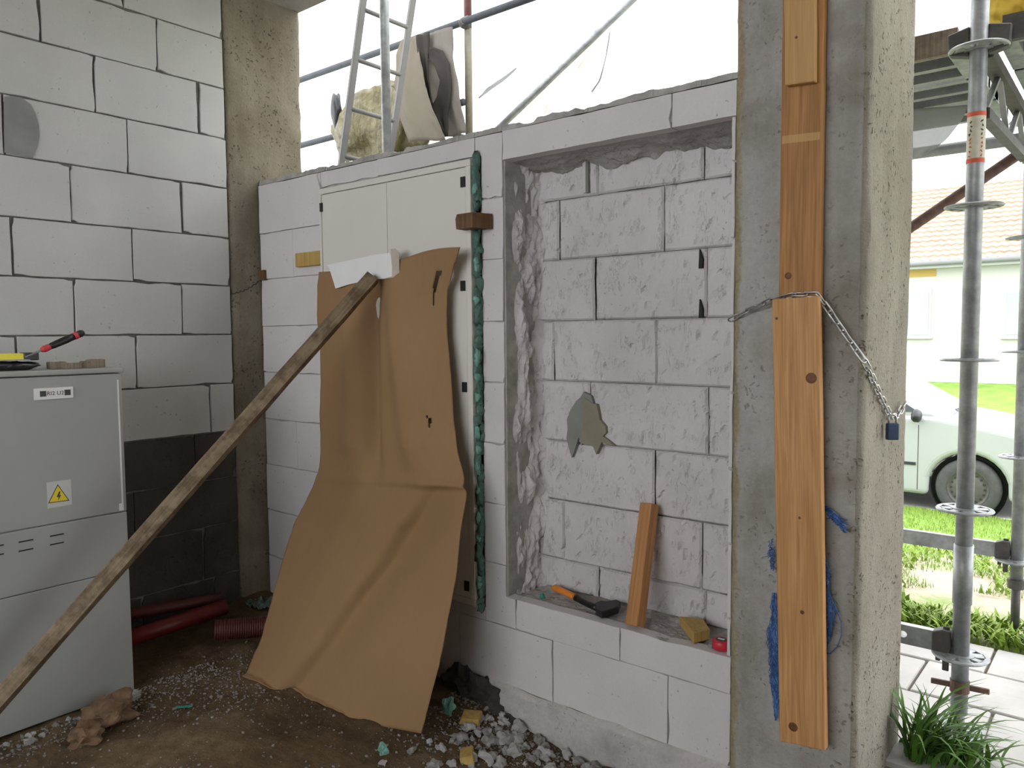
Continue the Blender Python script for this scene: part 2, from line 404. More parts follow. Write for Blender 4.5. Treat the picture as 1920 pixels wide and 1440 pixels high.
def floor_z(x, y):
    z = .045
    z += .10 * max(0, min(1, (-2.9 - x) / .6)) * max(0, min(1, (y - 1.0) / 1.0))      # banked up in the corner
    z -= .10 * max(0, min(1, (x + 2.3) / .8)) * max(0, min(1, (y - 1.0) / .8))        # lower along the niche wall
    z += .055 * math.exp(-((x + 2.35) ** 2 / .16 + (y - 1.38) ** 2 / .05))
    z += .035 * math.exp(-((x + 2.9) ** 2 / .05 + (y - 1.75) ** 2 / .06))
    z += .022 * fbm((x, y, 0), 2.6) + .010 * fbm((x, y, 3), 11)
    return z
fl = MB(); fl.grid(lambda s, q: (-3.75 + 5.25 * s, -1.6 + 4.0 * q, floor_z(-3.75 + 5.25 * s, -1.6 + 4.0 * q)), 210, 160)
fo = obj('floor', fl, MT['dirt'], smooth=True); setp(fo, 'trampled brown dirt floor strewn with grit', kind='structure')
fs = MB(); fs.box((-3.9, -9, -.4), (6, 2.3, -.12)); setp(obj('floor_subsoil', fs, MT['dirt']), 'packed earth under and around the dirt floor', kind='structure')

# ---- block outline with worn, chipped edges; a along the wall, b up
def chipped(poly, r, chip=.35):
    out = []; n = len(poly)
    for i in range(n):
        a = Vector(poly[i]); b = Vector(poly[(i+1) % n]); L = (b - a).length; d = (b - a) / L; nrm = Vector((-d.y, d.x))
        k = max(3, int(L / .06)); c = r.random() < chip; cd = r.uniform(.003, .012) * (1 if chip > .3 else .6); cl = r.uniform(.015, .06)
        pts = [(0, r.uniform(0, .002))]
        if c: pts = [(0, cd), (cl * .5, cd * .8), (cl, .001)]
        t = pts[-1][0] + .03
        while t < L - .03:
            pts.append((t, max(0, r.gauss(.0008, .0009)) + (r.uniform(.003,.007) if r.random() < .05 else 0))); t += L / k
        out += [a + d * t_ + nrm * w for t_, w in pts]
    return out
def block(poly, mapf, mat, parent, r, depth=.05, gap=.0022, chip=.35, name='block', inset=.003):
    """poly counter-clockwise in (a, b); mapf(a, b, c) -> world with c outward"""
    cx = sum(p[0] for p in poly) / len(poly); cy = sum(p[1] for p in poly) / len(poly)
    P = []
    n = len(poly)
    for i in range(n):      # shrink by the joint
        a, b, c = Vector(poly[i-1]), Vector(poly[i]), Vector(poly[(i+1) % n])
        n1 = Vector((-(b-a).y, (b-a).x)).normalized(); n2 = Vector((-(c-b).y, (c-b).x)).normalized()
        P.append(b + (n1 + n2) * gap)
    O = chipped([tuple(p) for p in P], r, chip)
    dc = r.gauss(0, .0012); ta = r.gauss(0, .004); tb = r.gauss(0, .006)
    h = lambda p: dc + (p.x - cx) * ta + (p.y - cy) * tb
    I = [p + (Vector((cx, cy)) - p).normalized() * inset for p in O]
    m = MB(); k = len(O)
    vs = [mapf(p.x, p.y, h(p)) for p in I] + [mapf(p.x, p.y, h(p) - .0025) for p in O] + [mapf(p.x, p.y, -depth) for p in O]
    fs = [tuple(range(k))] + [(i, k+i, k+(i+1)%k, (i+1)%k) for i in range(k)] + [(k+i, 2*k+i, 2*k+(i+1)%k, k+(i+1)%k) for i in range(k)]
    m.add(vs, fs)
    if (m.v[1]-m.v[0]).cross(m.v[k]-m.v[0]).length: pass
    return obj(name, m, mat, parent)
rect = lambda a0, a1, b0, b1: [(a0, b0), (a1, b0), (a1, b1), (a0, b1)]

# ---- left wall
core = MB(); core.box((XA - .24, -3.4, -.2), (XA - .012, 2.12, 3.5))
wl = setp(obj('wall_left', core, MT['mortar']), 'left wall of grey aerated concrete blocks on a dark concrete base', kind='structure')
mapA = lambda a, b, c: Vector((XA + c, a, b))
r1 = random.Random(11)
ZA = [1.024, 1.263, 1.507, 1.748, 1.985, 2.228, 2.468, 2.71, 2.95, 3.19, 3.43]
VA = [[1.50, 1.989], [1.156, 1.637], [1.384, 1.863], [1.159, 1.639], [1.389, 1.879], [1.152, 1.637], [1.507, 1.978], [1.302, 1.789], [1.16, 1.644], [1.40, 1.88]]
wide = {(6, 1.978): .013, (4, 1.879): .009, (5, 1.152): .004, (7, 1.302): .005, (3, 1.159): .005, (1, 1.156): .004}
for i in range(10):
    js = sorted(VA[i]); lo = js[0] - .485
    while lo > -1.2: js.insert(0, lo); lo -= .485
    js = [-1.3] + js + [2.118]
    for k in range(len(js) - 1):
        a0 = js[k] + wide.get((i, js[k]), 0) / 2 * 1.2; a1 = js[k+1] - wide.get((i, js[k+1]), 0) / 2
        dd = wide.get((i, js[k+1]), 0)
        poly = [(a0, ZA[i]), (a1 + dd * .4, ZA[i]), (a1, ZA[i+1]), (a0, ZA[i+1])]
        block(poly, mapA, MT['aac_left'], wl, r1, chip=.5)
# dark concrete base under the blocks
ZF = [-.05, .30, .56, .79, 1.022]; VF = [[.9, 1.62, 1.98], [.8, 1.45, 1.93], [.7, 1.60], [.95, 1.90]]
for i in range(4):
    js = [-1.3] + VF[i] + [2.118]
    for k in range(len(js) - 1):
        block(rect(js[k], js[k+1], ZF[i], ZF[i+1]), lambda a, b, c: Vector((XA - .004 + c, a, b)), MT['found'], wl, r1, name='base_block')
# mortar patch filling the broken corner of a block
pq = [onX(u, v, XA + .002) for u, v in ((8,181),(24,180),(42,184),(57,195),(67,214),(73,236),(74,256),(70,276),(62,296),(40,292),(9,286))]
pf = [Vector((XA + .003, p.y, p.z)) for p in pq]; pb = [Vector((XA - .02, p.y, p.z)) for p in pq]
o = obj('mortar_patch', MB().prism(pf, pb), MT['mortar_patch'], wl); o['label'] = 'dark grey mortar patch in a broken block'

# ---- niche wall
NX0, NX1, NZ0, NZ1, NY = -1.915, -1.003, .465, 2.155, 2.492       # niche
HX0, HX1, HZ0, HZ1 = -3.03, -2.036, .41, 2.172                    # opening that holds the white distribution board
core = MB(); y0, y1 = YB + .010, 2.55
for (a, b, c, d) in [(-3.545, HX0, -.3, 2.26), (HX0, HX1, -.3, HZ0), (HX0, HX1, HZ1, 2.26), (HX1, NX0 + .004, -.3, 2.26), (NX0, -.985, -.3, NZ0 - .02), (NX0, -.985, NZ1 + .02, 2.26), (NX1 + .005, -.985, NZ0, NZ1)]:
    core.box((a, y0, c), (b, y1, d))
core.box((NX0 - .02, NY + .03, NZ0 - .03), (NX1 + .02, NY + .06, NZ1 + .03))
core.box((HX0 - .01, 2.50, HZ0 - .01), (HX1 + .01, 2.54, HZ1 + .01))
wr = setp(obj('wall_right', core, MT['mortar_light']), 'low wall of pale aerated concrete blocks with a chiselled niche', kind='structure')
mapB = lambda a, b, c: Vector((a, YB - c, b))
r2 = random.Random(5)
BZ = [.105, .345, .59, .83, 1.07, 1.31, 1.548, 1.787, 2.02, 2.264]
L, Rr = -3.545, -3.034
polys = []
for i, js in [(1, [-3.27]), (2, []), (3, [-3.274]), (4, []), (5, [-3.272]), (6, []), (7, [-3.264])]:
    e = [L] + js + [Rr]
    for k in range(len(e) - 1): polys.append(rect(e[k], e[k+1], BZ[i], BZ[i+1]))
    if i >= 2: polys.append(rect(HX1 + .012, NX0, BZ[i], BZ[i+1]))
polys.append([(HX1 + .012, .345), (-1.868, .345), (-1.868, NZ0), (NX0, NZ0), (NX0, .59), (HX1 + .012, .59)])
polys.append([(L, 2.02), (Rr, 2.02), (Rr, 2.19), (-3.03, 2.19), (-3.03, 2.264), (L, 2.264)])
polys += [rect(-3.03, -2.626, 2.19, 2.264), rect(-2.626, -2.054, 2.19, 2.264), [(HX1 + .012, 2.02), (NX0, 2.02), (NX0, 2.264), (-2.054, 2.264), (-2.054, 2.19), (HX1 + .012, 2.19)]]
polys += [rect(-1.913, -1.205, NZ1, 2.264), rect(-1.205, -.986, NZ1, 2.264)]
polys += [rect(-1.868, -1.396, .345, NZ0), rect(-1.396, -.986, .345, NZ0)]
polys += [rect(a, b, .105, .345) for a, b in [(L, -3.05), (-3.05, -2.62), (-2.62, -2.17), (-2.17, -1.69), (-1.69, -1.208), (-1.208, -.986)]]
polys += [rect(Rr, HX1 + .012, .345, .405)]
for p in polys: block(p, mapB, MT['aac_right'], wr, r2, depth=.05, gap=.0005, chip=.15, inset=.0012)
for i in range(7):                                                    # unchiselled sliver left along the column
    block(rect(NX1, -.986, max(BZ[i+1], NZ0), min(BZ[i+2], NZ1)), mapB, MT['aac_right'], wr, r2, depth=.2, chip=.1)
block(rect(NX1, -.986, BZ[8], NZ1), mapB, MT['aac_right'], wr, r2, depth=.2, chip=.1)
# ragged mortar bed on top of the wall
cap = MB(); n = 150; top = []
for k in range(n + 1):
    x = -3.545 + 2.56 * k / n
    base = .018 + .012 * noise.noise(Vector((x * 5, 0, 1))) + .007 * noise.noise(Vector((x * 30, 0, 2)))
    if noise.noise(Vector((x * 7, 4, 0))) > .32: base -= .012
    top.append((x, 2.267, 2.269 + max(.003, base)))
for k in range(n):
    a, b = top[k], top[k+1]; j = .004 * noise.noise(Vector((a[0]*18, 0, 9)))
    cap.add([(a[0], YB + .004 + j, 2.266), (b[0], YB + .004 + j, 2.266), (b[0], YB + .008 + j, b[2]), (a[0], YB + .008 + j, a[2]), (a[0], 2.55, a[2]), (b[0], 2.55, b[2])], [(0,1,2,3), (3,2,5,4)])
obj('mortar_bed', cap, MT['mortar_light'], wr)
# rough chiselled blocks at the back of the niche
def gouge_field(r, w, h, n):
    return [(r.uniform(0, w), r.uniform(0, h), r.uniform(.008, .03), r.uniform(.0025, .005), r.gauss(.12, .28), r.uniform(.004, .013)) for _ in range(n)]
def rough_block(a0, a1, b0, b1, r, mapf, mat, parent, name='chiselled_block', amp=.007, dens=330, res=.007):
    w, h = a1 - a0, b1 - b0; nu, nv = max(4, int(w / res)), max(4, int(h / res)); G = gouge_field(r, w, h, int(w * h * dens))
    base = r.gauss(0, .003); sd = r.random() * 50
    def fn(s, q):
        a, b = s * w, q * h
        z = base + amp * fbm((a + sd, b * .6, sd), 9, 3) + .003 * abs(noise.noise(Vector((a * 40 + sd, b * 22, 0))))
        for ga, gb, gl, gw, an, gd in G:
            da, db = a - ga, b - gb
            if abs(da) > .035 or abs(db) > .035: continue
            t_ = da * math.sin(an) + db * math.cos(an); p_ = da * math.cos(an) - db * math.sin(an)
            if abs(t_) < gl and -gw < p_ < gw * 3:                 # steep on one side, fading on the other: a chisel bite
                k = 1 - (t_ / gl) ** 2; z -= gd * k * ((1 + p_ / gw) if p_ < 0 else (1 - p_ / (gw * 3)))
        e = min(a, b, w - a, h - b)
        if e < .004: z -= .009 * (1 - e / .004)
        return mapf(a0 + a, b0 + b, z)
    m = MB(); m.grid(fn, nu, nv)
    return obj(name, m, mat, parent)
mapN = lambda a, b, c: Vector((a, NY - c, b))
NB = [(NZ0, .59, [-1.62, -1.17]), (.59, .83, [-1.78, -1.185]), (.83, 1.07, [-1.375]), (1.07, 1.31, [-1.654, -1.166]), (1.31, 1.548, [-1.826, -1.366]), (1.548, 1.787, [-1.633, -1.176]), (1.787, 2.02, [-1.80, -1.342]), (2.02, NZ1, [-1.618, -1.19])]
for z0, z1, js in NB:
    e = [NX0 - .01] + js + [NX1 + .02]
    for k in range(len(e) - 1): rough_block(e[k] + .0015, e[k+1] - .0015, z0 + .001, z1 - .001, r2, mapN, MT['aac_rough'], wr)
# splintered left cheek of the niche, sill, soffit
def cheek(s, q):
    y = YB + .003 + (NY - YB + .02) * s; z = NZ0 - .01 + (NZ1 - NZ0 + .02) * q
    k = max(0, min(1, (y - YB - .055 - .03 * noise.noise(Vector((3, 3, z * 4)))) / .025))
    d = k * (.010 + .030 * fbm((y * 1.6, 5, z * .8), 9, 4) + .012 * noise.noise(Vector((y * 70, 0, z * 26))))
    d += .05 * max(0, (s - .75) / .25) ** 1.5 * (.8 + .6 * noise.noise(Vector((1, 8, z * 9))))
    return (NX0 + d, y, z)
obj('niche_cheek', MB().grid(cheek, 44, 240), MT['aac_rough'], wr)['label'] = 'splintered left cheek of the niche'
def sillf(s, q):
    x = NX0 - .005 + (NX1 - NX0 + .02) * s; y = YB + .004 + (NY - YB + .01) * q
    e = .006 * noise.noise(Vector((x * 40, 2, 0))) * (1 - min(1, q * 8))
    return (x, y + (e if q < .1 else 0), NZ0 - .008 + .006 * fbm((x, y, 7), 14) + .004 * noise.noise(Vector((x*60, y*60, 0))) + .012 * max(0, q - .8) / .2)
obj('niche_sill', MB().grid(sillf, 170, 40), MT['sill'], wr)['label'] = 'dusty grey niche sill'
def soff(s, q):
    x = NX0 - .005 + (NX1 - NX0 + .02) * s; y = YB + .004 + (NY - YB + .01) * q
    return (x, y, NZ1 + .004 - max(0, q - .25) * (.05 + .05 * fbm((x, y, 2), 7, 4)) - .004 * noise.noise(Vector((x*50, y*50, 0))))
obj('niche_soffit', MB().grid(soff, 130, 36), MT['sill'], wr)['label'] = 'rough dark niche soffit'
# groove cut down the top block (cable chase)
g = MB(); c0 = onY(1096, 292, NY - .006); c1 = onY(1094, 362, NY - .006)
g.box((c0.x - .007, NY - .010, c1.z), (c0.x + .007, NY + .002, c0.z + .02)); obj('chase_rib', g, MT['aac_rough'], wr)
g = MB(); g.box((c0.x + .009, NY - .0115, c1.z), (c0.x + .020, NY + .002, c0.z + .03)); obj('chase', g, MT['mortar_patch'], wr)
# open slots near the right end of the niche
for u, va, vb in ((1313, 467, 503), (1313, 561, 596)):
    a = onY(u, va, NY - .012); b = onY(u, vb, NY - .012); g = MB()
    f_ = [Vector((a.x - .006, NY - .0125, b.z)), Vector((a.x + .008, NY - .0125, b.z)), Vector((a.x + .009, NY - .0125, b.z + .03)), Vector((a.x - .003, NY - .0125, a.z))]
    obj('open_slot', g.prism(f_, [p + Vector((0, .012, 0)) for p in f_]), MT['gap'], wr)
# mortar fill in the niche
def patch(pix, y, thick, name, mat, lab):
    f_ = [onY(u, v, y) for u, v in pix][::-1]; m = MB().prism(f_, [p + Vector((0, thick, 0)) for p in f_])
    o = obj(name, m, mat, wr); o['label'] = lab
patch([(1094,735),(1108,742),(1112,755),(1106,770),(1096,800),(1097,820),(1090,835),(1085,820),(1079,838),(1072,858),(1066,838),(1062,822),(1064,805),(1063,785),(1070,768),(1080,752),(1088,745)], NY - .016, .02, 'mortar_smear', MT['mortar_patch'], 'grey mortar smear')
patch([(1095,745),(1104,752),(1112,757),(1118,758),(1122,775),(1124,787),(1135,800),(1136,812),(1130,818),(1140,825),(1152,836),(1140,834),(1128,829),(1122,842),(1118,852),(1112,838),(1105,834),(1094,833),(1088,828),(1092,800),(1092,770)], NY - .019, .022, 'mortar_fill', MT['mortar_olive'], 'olive grey mortar fill')
# dirty rendered base course
def plin(s, q):
    x = -3.545 + 2.56 * s; z = -.25 + .357 * q
    d = .012 + .016 * fbm((x, 3, z), 5, 3) + .03 * (1 - q) + .004 * noise.noise(Vector((x*50, 1, z*50)))
    if x < -1.95: d += .02 * noise.noise(Vector((x * 12, 4, z * 12)))
    if q > .97: d = -.002
    return (x, YB - max(d, -.005), z + .018 * noise.noise(Vector((x * 6, 0, 0))) * q)
obj('base_course', MB().grid(plin, 200, 30), MT['plinth'], wr, smooth=True)['label'] = 'dirty rendered base course'
bk = MB()
for k, (x, z, r_) in enumerate([(-2.16,.06,.08),(-2.06,.04,.085),(-1.97,.0,.075),(-1.90,-.03,.06),(-2.12,-.05,.09)]): bk.blob((x, YB - .012, z), (r_, .045, r_ * .8), 60 + k, .45, 3, 2.0)
obj('broken_concrete', bk, MT['found'], wr)['label'] = 'dark broken concrete at the wall foot'
# small dark wooden plug at the wall end
pl = MB(); a = onY(487, 507, 2.282); b = onY(497, 525, 2.282); pl.box((a.x, 2.275, b.z), (b.x, 2.29, a.z))
obj('plug', pl, MT['wood_brown'], wr)

# ---- concrete columns and the beam over the opening
def rough_box(x0, x1, y0, y1, z0, z1, amp, edge, seed, res=.02, faces='xyXY'):
    """four displaced sides, arrises knocked off"""
    m = MB(); per = []
    c = [(x0,y0),(x1,y0),(x1,y1),(x0,y1)]
    for i in range(4):
        a, b = c[i], c[(i+1)%4]; k = max(2, int(math.hypot(b[0]-a[0], b[1]-a[1]) / res))
        nx, ny = (b[1]-a[1]), -(b[0]-a[0]); l_ = math.hypot(nx, ny)
        for j in range(k): per.append((a[0]+(b[0]-a[0])*j/k, a[1]+(b[1]-a[1])*j/k, nx/l_, ny/l_, min(j, k-j) * res, i))
    n = len(per); nz = int((z1 - z0) / res); cxm, cym = (x0+x1)/2, (y0+y1)/2
    for q in range(nz + 1):
        z = z0 + (z1 - z0) * q / nz
        for (x, y, nx, ny, e, i) in per:
            d = amp * fbm((x + seed, y, z * .5), 4, 4) * .6 + amp * .25 * noise.noise(Vector((x*34, y*34, z*20 + seed)))
            px, py = x + nx * d, y + ny * d
            if e < res * .9:
                k = edge * (.6 + .9 * abs(fbm((x + seed, y, z), 6, 3)) * 1.5); v_ = Vector((cxm - px, cym - py)).normalized()
                px += v_.x * k; py += v_.y * k
            m.v.append(Vector((px, py, z)))
    for q in range(nz):
        for i in range(n): m.f.append((q*n+i, q*n+(i+1)%n, (q+1)*n+(i+1)%n, (q+1)*n+i))
    return m
cc = rough_box(XA - .40, XA - .006, 2.122, 2.572, -.2, 3.5, .008, .008, 3)
setp(obj('column_corner', cc, MT['col_corner'], smooth=True), 'brownish concrete column in the room corner', kind='structure')
nc = rough_box(-.980, -.598, 2.262, 2.772, -.35, 3.5, .006, .010, 8, .016)
nco = obj('column_front', nc, MT['col_front'], smooth=True); nco.data.materials.append(MT['col_side'])
for p in nco.data.polygons:
    if p.center.x + nco.location.x > -.622: p.material_index = 1
setp(nco, 'grey concrete column with planks and chain on it', kind='structure')
be = MB(); be.box((-3.95, 2.122, 3.214), (4.5, 2.572, 3.55)); setp(obj('ceiling_beam', be, MT['ceiling']), 'concrete beam over the low wall', kind='structure')
ce = MB(); ce.box((-3.95, -3.5, 3.5), (2.7, 2.57, 3.7)); setp(obj('ceiling', ce, MT['ceiling']), 'bare concrete ceiling slab', kind='structure')
# unseen walls added behind the camera to shape the light: a side wall and a back wall with a wide opening above a parapet
sw = MB(); sw.box((2.4, -3.4, -.2), (2.64, 2.1, 3.5)); setp(obj('added_wall_side', sw, MT['aac_left']), 'added unseen block wall on the far side of the room', kind='structure')
bw = MB(); bw.box((.7, -3.4, -.2), (2.4, -3.16, 3.5)); bw.box((-3.55, -3.4, -.2), (.7, -3.16, 1.15)); bw.box((-3.55, -3.4, 3.3), (.7, -3.16, 3.5)); setp(obj('added_wall_back', bw, MT['aac_left']), 'added unseen block wall with a wide opening behind the viewer', kind='structure')
lw = MB(); lw.box((.45, 2.3, -.2), (2.4, 2.54, 1.0)); setp(obj('added_wall_low', lw, MT['aac_left']), 'added unseen low block wall on the far side of the entrance', kind='structure')  # out of view, added so less light reaches the lower room

# ================================================================== THINGS INSIDE
# ---- grey electrical cabinet against the left wall
CXF = -3.15; cy0, cy1, cz0, cz1 = .30, 1.396, .055, 1.378
cab = empty('electrical_cabinet', (-3.34, .85, .06), 'grey plastic electrical cabinet with warning sign against the left wall', 'cabinet')
b = MB(); b.box((XA + .012, cy0, cz0), (CXF - .012, cy1, cz1 - .022)); obj('body', b, MT['cab_grey'], cab, bevel=.006, seg=2)
b = MB(); b.box((XA + .006, cy0 - .006, cz1 - .020), (CXF + .004, cy1 + .006, cz1)); obj('top_cover', b, MT['cab_grey'], cab, bevel=.005, seg=2)
def cpanel(z0, z1, name):
    b = MB(); b.box((CXF - .012, cy0, z0), (CXF, cy1 - .004, z1)); return obj(name, b, MT['cab_grey'], cab, bevel=.003, seg=2)
door = cpanel(.802, 1.354, 'door'); mid = cpanel(.564, .798, 'vent_panel'); low = cpanel(.06, .561, 'lower_panel')
b = MB(); b.box((CXF - .002, cy1 - .022, .83), (CXF + .003, cy1 - .017, 1.33)); b.box((CXF - .002, cy1 - .034, .806), (CXF + .003, cy1 - .017, .835)); obj('door_rib', b, MT['plate'], door)
for u, v in ((36,1014),(36,1031),(94,1003),(94,1019),(-20,1024),(-20,1041)):
    p = onX(u + 14, v, CXF + .001); b = MB(); b.box((CXF - .002, p.y - .026, p.z - .0025), (CXF + .0012, p.y + .022, p.z + .0025)); obj('vent_slot', b, MT['gap'], mid)
a = onX(62, 729, CXF); c = onX(137, 746, CXF); b = MB(); b.box((CXF, a.y, c.z), (CXF + .004, c.y, a.z)); plate = obj('label_plate', b, MT['plate'], door, bevel=.001)
zc = (a.z + c.z) / 2; zc = (a.z + c.z) / 2 + .001
for yy in (a.y + .031, a.y + .115):
    b = MB(); b.box((CXF + .0035, yy - .0105, zc - .0105), (CXF + .0046, yy + .0105, zc + .0105)); obj('label_square', b, MT['ink'], plate) if False else obj('label_square', b, MT['ink'], door)
def text(body, size, M, mat, parent, name='lettering', ext=.0004, align='CENTER'):
    cu = bpy.data.curves.new(name, 'FONT'); cu.body = body; cu.size = size; cu.extrude = ext; cu.align_x = align; cu.align_y = 'CENTER'
    tmp = bpy.data.objects.new(name, cu); COL.objects.link(tmp); me = bpy.data.meshes.new_from_object(tmp); bpy.data.objects.remove(tmp)
    me.materials.clear(); me.materials.append(mat); o = bpy.data.objects.new(name, me); COL.objects.link(o); o.parent = parent
    o.matrix_parent_inverse = Matrix.Identity(4); o.matrix_local = Matrix.Translation(-ORG[parent.name]) @ M; return o
faceX = lambda x, y, z: Matrix(((0,0,1,x),(1,0,0,y),(0,1,0,z),(0,0,0,1)))
text('RI2 U2', .021, faceX(CXF + .0042, a.y + .073, zc - .0005), MT['ink'], door)
a = onX(87, 905, CXF); c = onX(135, 946, CXF); b = MB(); b.box((CXF, a.y, c.z), (CXF + .0008, c.y, a.z)); obj('clear_sticker', b, MT['sticker'], door)
T1, T2, T3 = onX(108, 909, CXF), onX(91, 943, CXF), onX(129, 938, CXF)
def tri(sc, x0, x1):
    c_ = (T1 + T2 + T3) / 3; q = [c_ + (p - c_) * sc for p in (T1, T2, T3)]
    return MB().prism([Vector((x1, p.y, p.z)) for p in q], [Vector((x0, p.y, p.z)) for p in q])
sign = obj('warning_sign', tri(1.06, CXF, CXF + .0014), MT['ink'], door); obj('sign_face', tri(.92, CXF, CXF + .002), MT['yellow'], door)
c_ = (T1 + T2 + T3) / 3; bolt = [(.002,.017),(.008,.017),(.003,.003),(.009,.004),(-.003,-.017),(.000,-.003),(-.007,-.003)]
obj('lightning_bolt', MB().prism([Vector((CXF + .0026, c_.y + p, c_.z + q)) for p, q in bolt], [Vector((CXF + .001, c_.y + p, c_.z + q)) for p, q in bolt]), MT['ink'], door)

# ---- tools on the cabinet top
ZT = cz1 + .001
lv = empty('spirit_level', (-3.28, .95, ZT + .036), 'yellow and black spirit level lying on the electrical cabinet', 'level')
p0 = onX(40, 660, -3.27); b = MB(); b.box((-3.295, .70, ZT + .036), (-3.245, p0.y, ZT + .062)); obj('rail', b, MT['yellow_tool'], lv, bevel=.002)
p1 = onX(68, 660, -3.27); b = MB(); b.box((-3.297, p0.y, ZT + .035), (-3.243, p1.y, ZT + .064)); obj('end_cap', b, MT['black'], lv, bevel=.003)
bl = MB()
for k, (y, rz, hz) in enumerate([(.78,.11,.019),(.90,.11,.021),(1.00,.10,.019),(1.07,.07,.017)]): bl.blob((-3.27, y, ZT + hz * .86), (.05, rz, hz), 20 + k, .22, 3, 2.4)
setp(obj('tool_pouch', bl, MT['black_soft'], smooth=True), 'crumpled black tool pouch under the spirit level', 'pouch')
q0 = onX(70, 660, -3.245); q1 = onX(157, 623, -3.245)
kn = empty('float_tool', tuple(q0), 'plastering tool with red and black handle sticking up from the cabinet', 'tool')
d = q1 - q0; at_ = lambda t_: q0 + d * t_
obj('shank', MB().tube([at_(-.25), at_(.12)], .004, 8), MT['steel'], kn)
obj('ferrule', MB().tube([at_(.08), at_(.14), at_(.26)], [.008, .013, .012], 12), MT['red_grip'], kn, smooth=True)
obj('grip', MB().tube([at_(.26), at_(.32), at_(.6), at_(.78)], [.011, .013, .0145, .013], 12), MT['black'], kn, smooth=True)
obj('ring', MB().tube([at_(.78), at_(.86)], [.0145, .0145], 12), MT['red_grip'], kn, smooth=True)
obj('end_cap', MB().tube([at_(.86), at_(.94), at_(1.0)], [.0135, .0145, .009], 12), MT['black'], kn, smooth=True)
bd = MB(); p_ = at_(-.25); bd.box((p_.x - .03, p_.y - .17, ZT + .036), (p_.x + .02, p_.y + .01, ZT + .040)); obj('blade', bd, MT['steel'], kn)
wA, wB = onX(92, 683, -3.24), onX(192, 681, -3.24)
wd = MB(); n = 16
def chunk(s, q):
    y = wA.y + (wB.y - wA.y) * s; h = (.026 if s < .28 else .020 if s < .62 else .026 + .006 * (s > .72)) + .003 * noise.noise(Vector((s * 14, 0, 0))); an = 2 * PI * q
    w = .026 + .01 * noise.noise(Vector((s * 9, 3, 0)))
    return (-3.24 + w * max(-1, min(1, 1.4 * math.cos(an))), y, ZT + h * .5 + h * .5 * max(-1, min(1, 1.4 * math.sin(an))))
wd.grid(chunk, 24, 16); wd.f.append(tuple(j * 25 for j in range(16))); wd.f.append(tuple(j * 25 + 24 for j in range(15, -1, -1)))
setp(obj('wood_offcut', wd, MT['wood_grey']), 'muddy splintered wood offcut on the electrical cabinet', 'wood')

# ---- white distribution board let into the wall
db = empty('distribution_board', (-2.56, 2.26, .39), 'large white distribution board with two doors let into the wall', 'cabinet')
YF = 2.252
tl, tr_, br_ = onY(597, 354, YF), onY(884, 298, YF), onY(888, 1137, YF)
bx0, bx1, bz0, bz1 = tl.x, (tr_.x + br_.x) / 2, br_.z, (tl.z + tr_.z) / 2
fw = .026
for nm, (x0, x1, z0, z1) in {'frame_top': (bx0, bx1, bz1 - fw, bz1), 'frame_bottom': (bx0, bx1, bz0, bz0 + fw), 'frame_side': (bx0, bx0 + fw * .55, bz0 + fw, bz1 - fw), 'frame_side ': (bx1 - fw, bx1, bz0 + fw, bz1 - fw)}.items():
    b = MB(); b.box((x0, YF, z0), (x1, YF + .034, z1)); obj(nm.strip(), b, MT['cab_white'], db, bevel=.002)
xs = onY(723, 345, YF).x
for (x0, x1) in ((bx0 + fw * .55 + .002, xs - .001), (xs + .001, bx1 - fw - .002)):
    b = MB(); b.box((x0, YF + .004, bz0 + fw + .002), (x1, YF + .022, bz1 - fw - .002)); dr = obj('door', b, MT['cab_white'], db, bevel=.0015)
    hs = ((602, 388),) if x0 < -2.7 else ((868, 340), (868, 535), (871, 725), (875, 1098))
    for (u, v) in hs:
        p = onY(u, v, YF); w = .010 if x0 < -2.7 else .013
        b = MB(); b.box((p.x - w, YF - .0015, p.z - .022), (p.x + w * .8, YF + .006, p.z + .018)); obj('hinge', b, MT['black'], dr)
b = MB(); b.box((HX0 + .004, YF + .034, HZ0 + .01), (-2.062, 2.46, HZ1 - .006)); obj('back_box', b, MT['steel_dark'], db)

# ---- green mounting foam between the board and the wall
def foam_strip(z0, z1, seed, lab):
    m = MB(); r = random.Random(seed); z = z0
    while z < z1:
        h = r.uniform(.02, .055); m.blob((-2.0325 + r.uniform(-.003, .004), 2.275 + r.uniform(-.010, .012), z + h / 2), (r.uniform(.009, .014), r.uniform(.014, .024), h * .8), r.random() * 99, .5, 2, 2.2); z += h
    o = obj('mounting_foam', m, MT['foam_dark'], smooth=True); setp(o, lab, 'foam', 'strips of mounting foam')
    for k in range(int((z1 - z0) / .10)):
        f_ = MB(); zz = r.uniform(z0, z1); f_.blob((-2.027 + r.uniform(-.005, .004), 2.258, zz), (.010, .011, r.uniform(.012, .03)), k * 7 + seed, .5, 2, 2.5); obj('foam_bulge', f_, MT['foam'], o, smooth=True)
foam_strip(.39, 1.94, 3, 'long green mounting foam bead beside the white board, below the brown wedge')
foam_strip(1.985, 2.15, 4, 'short dark green foam bead above the brown wedge')
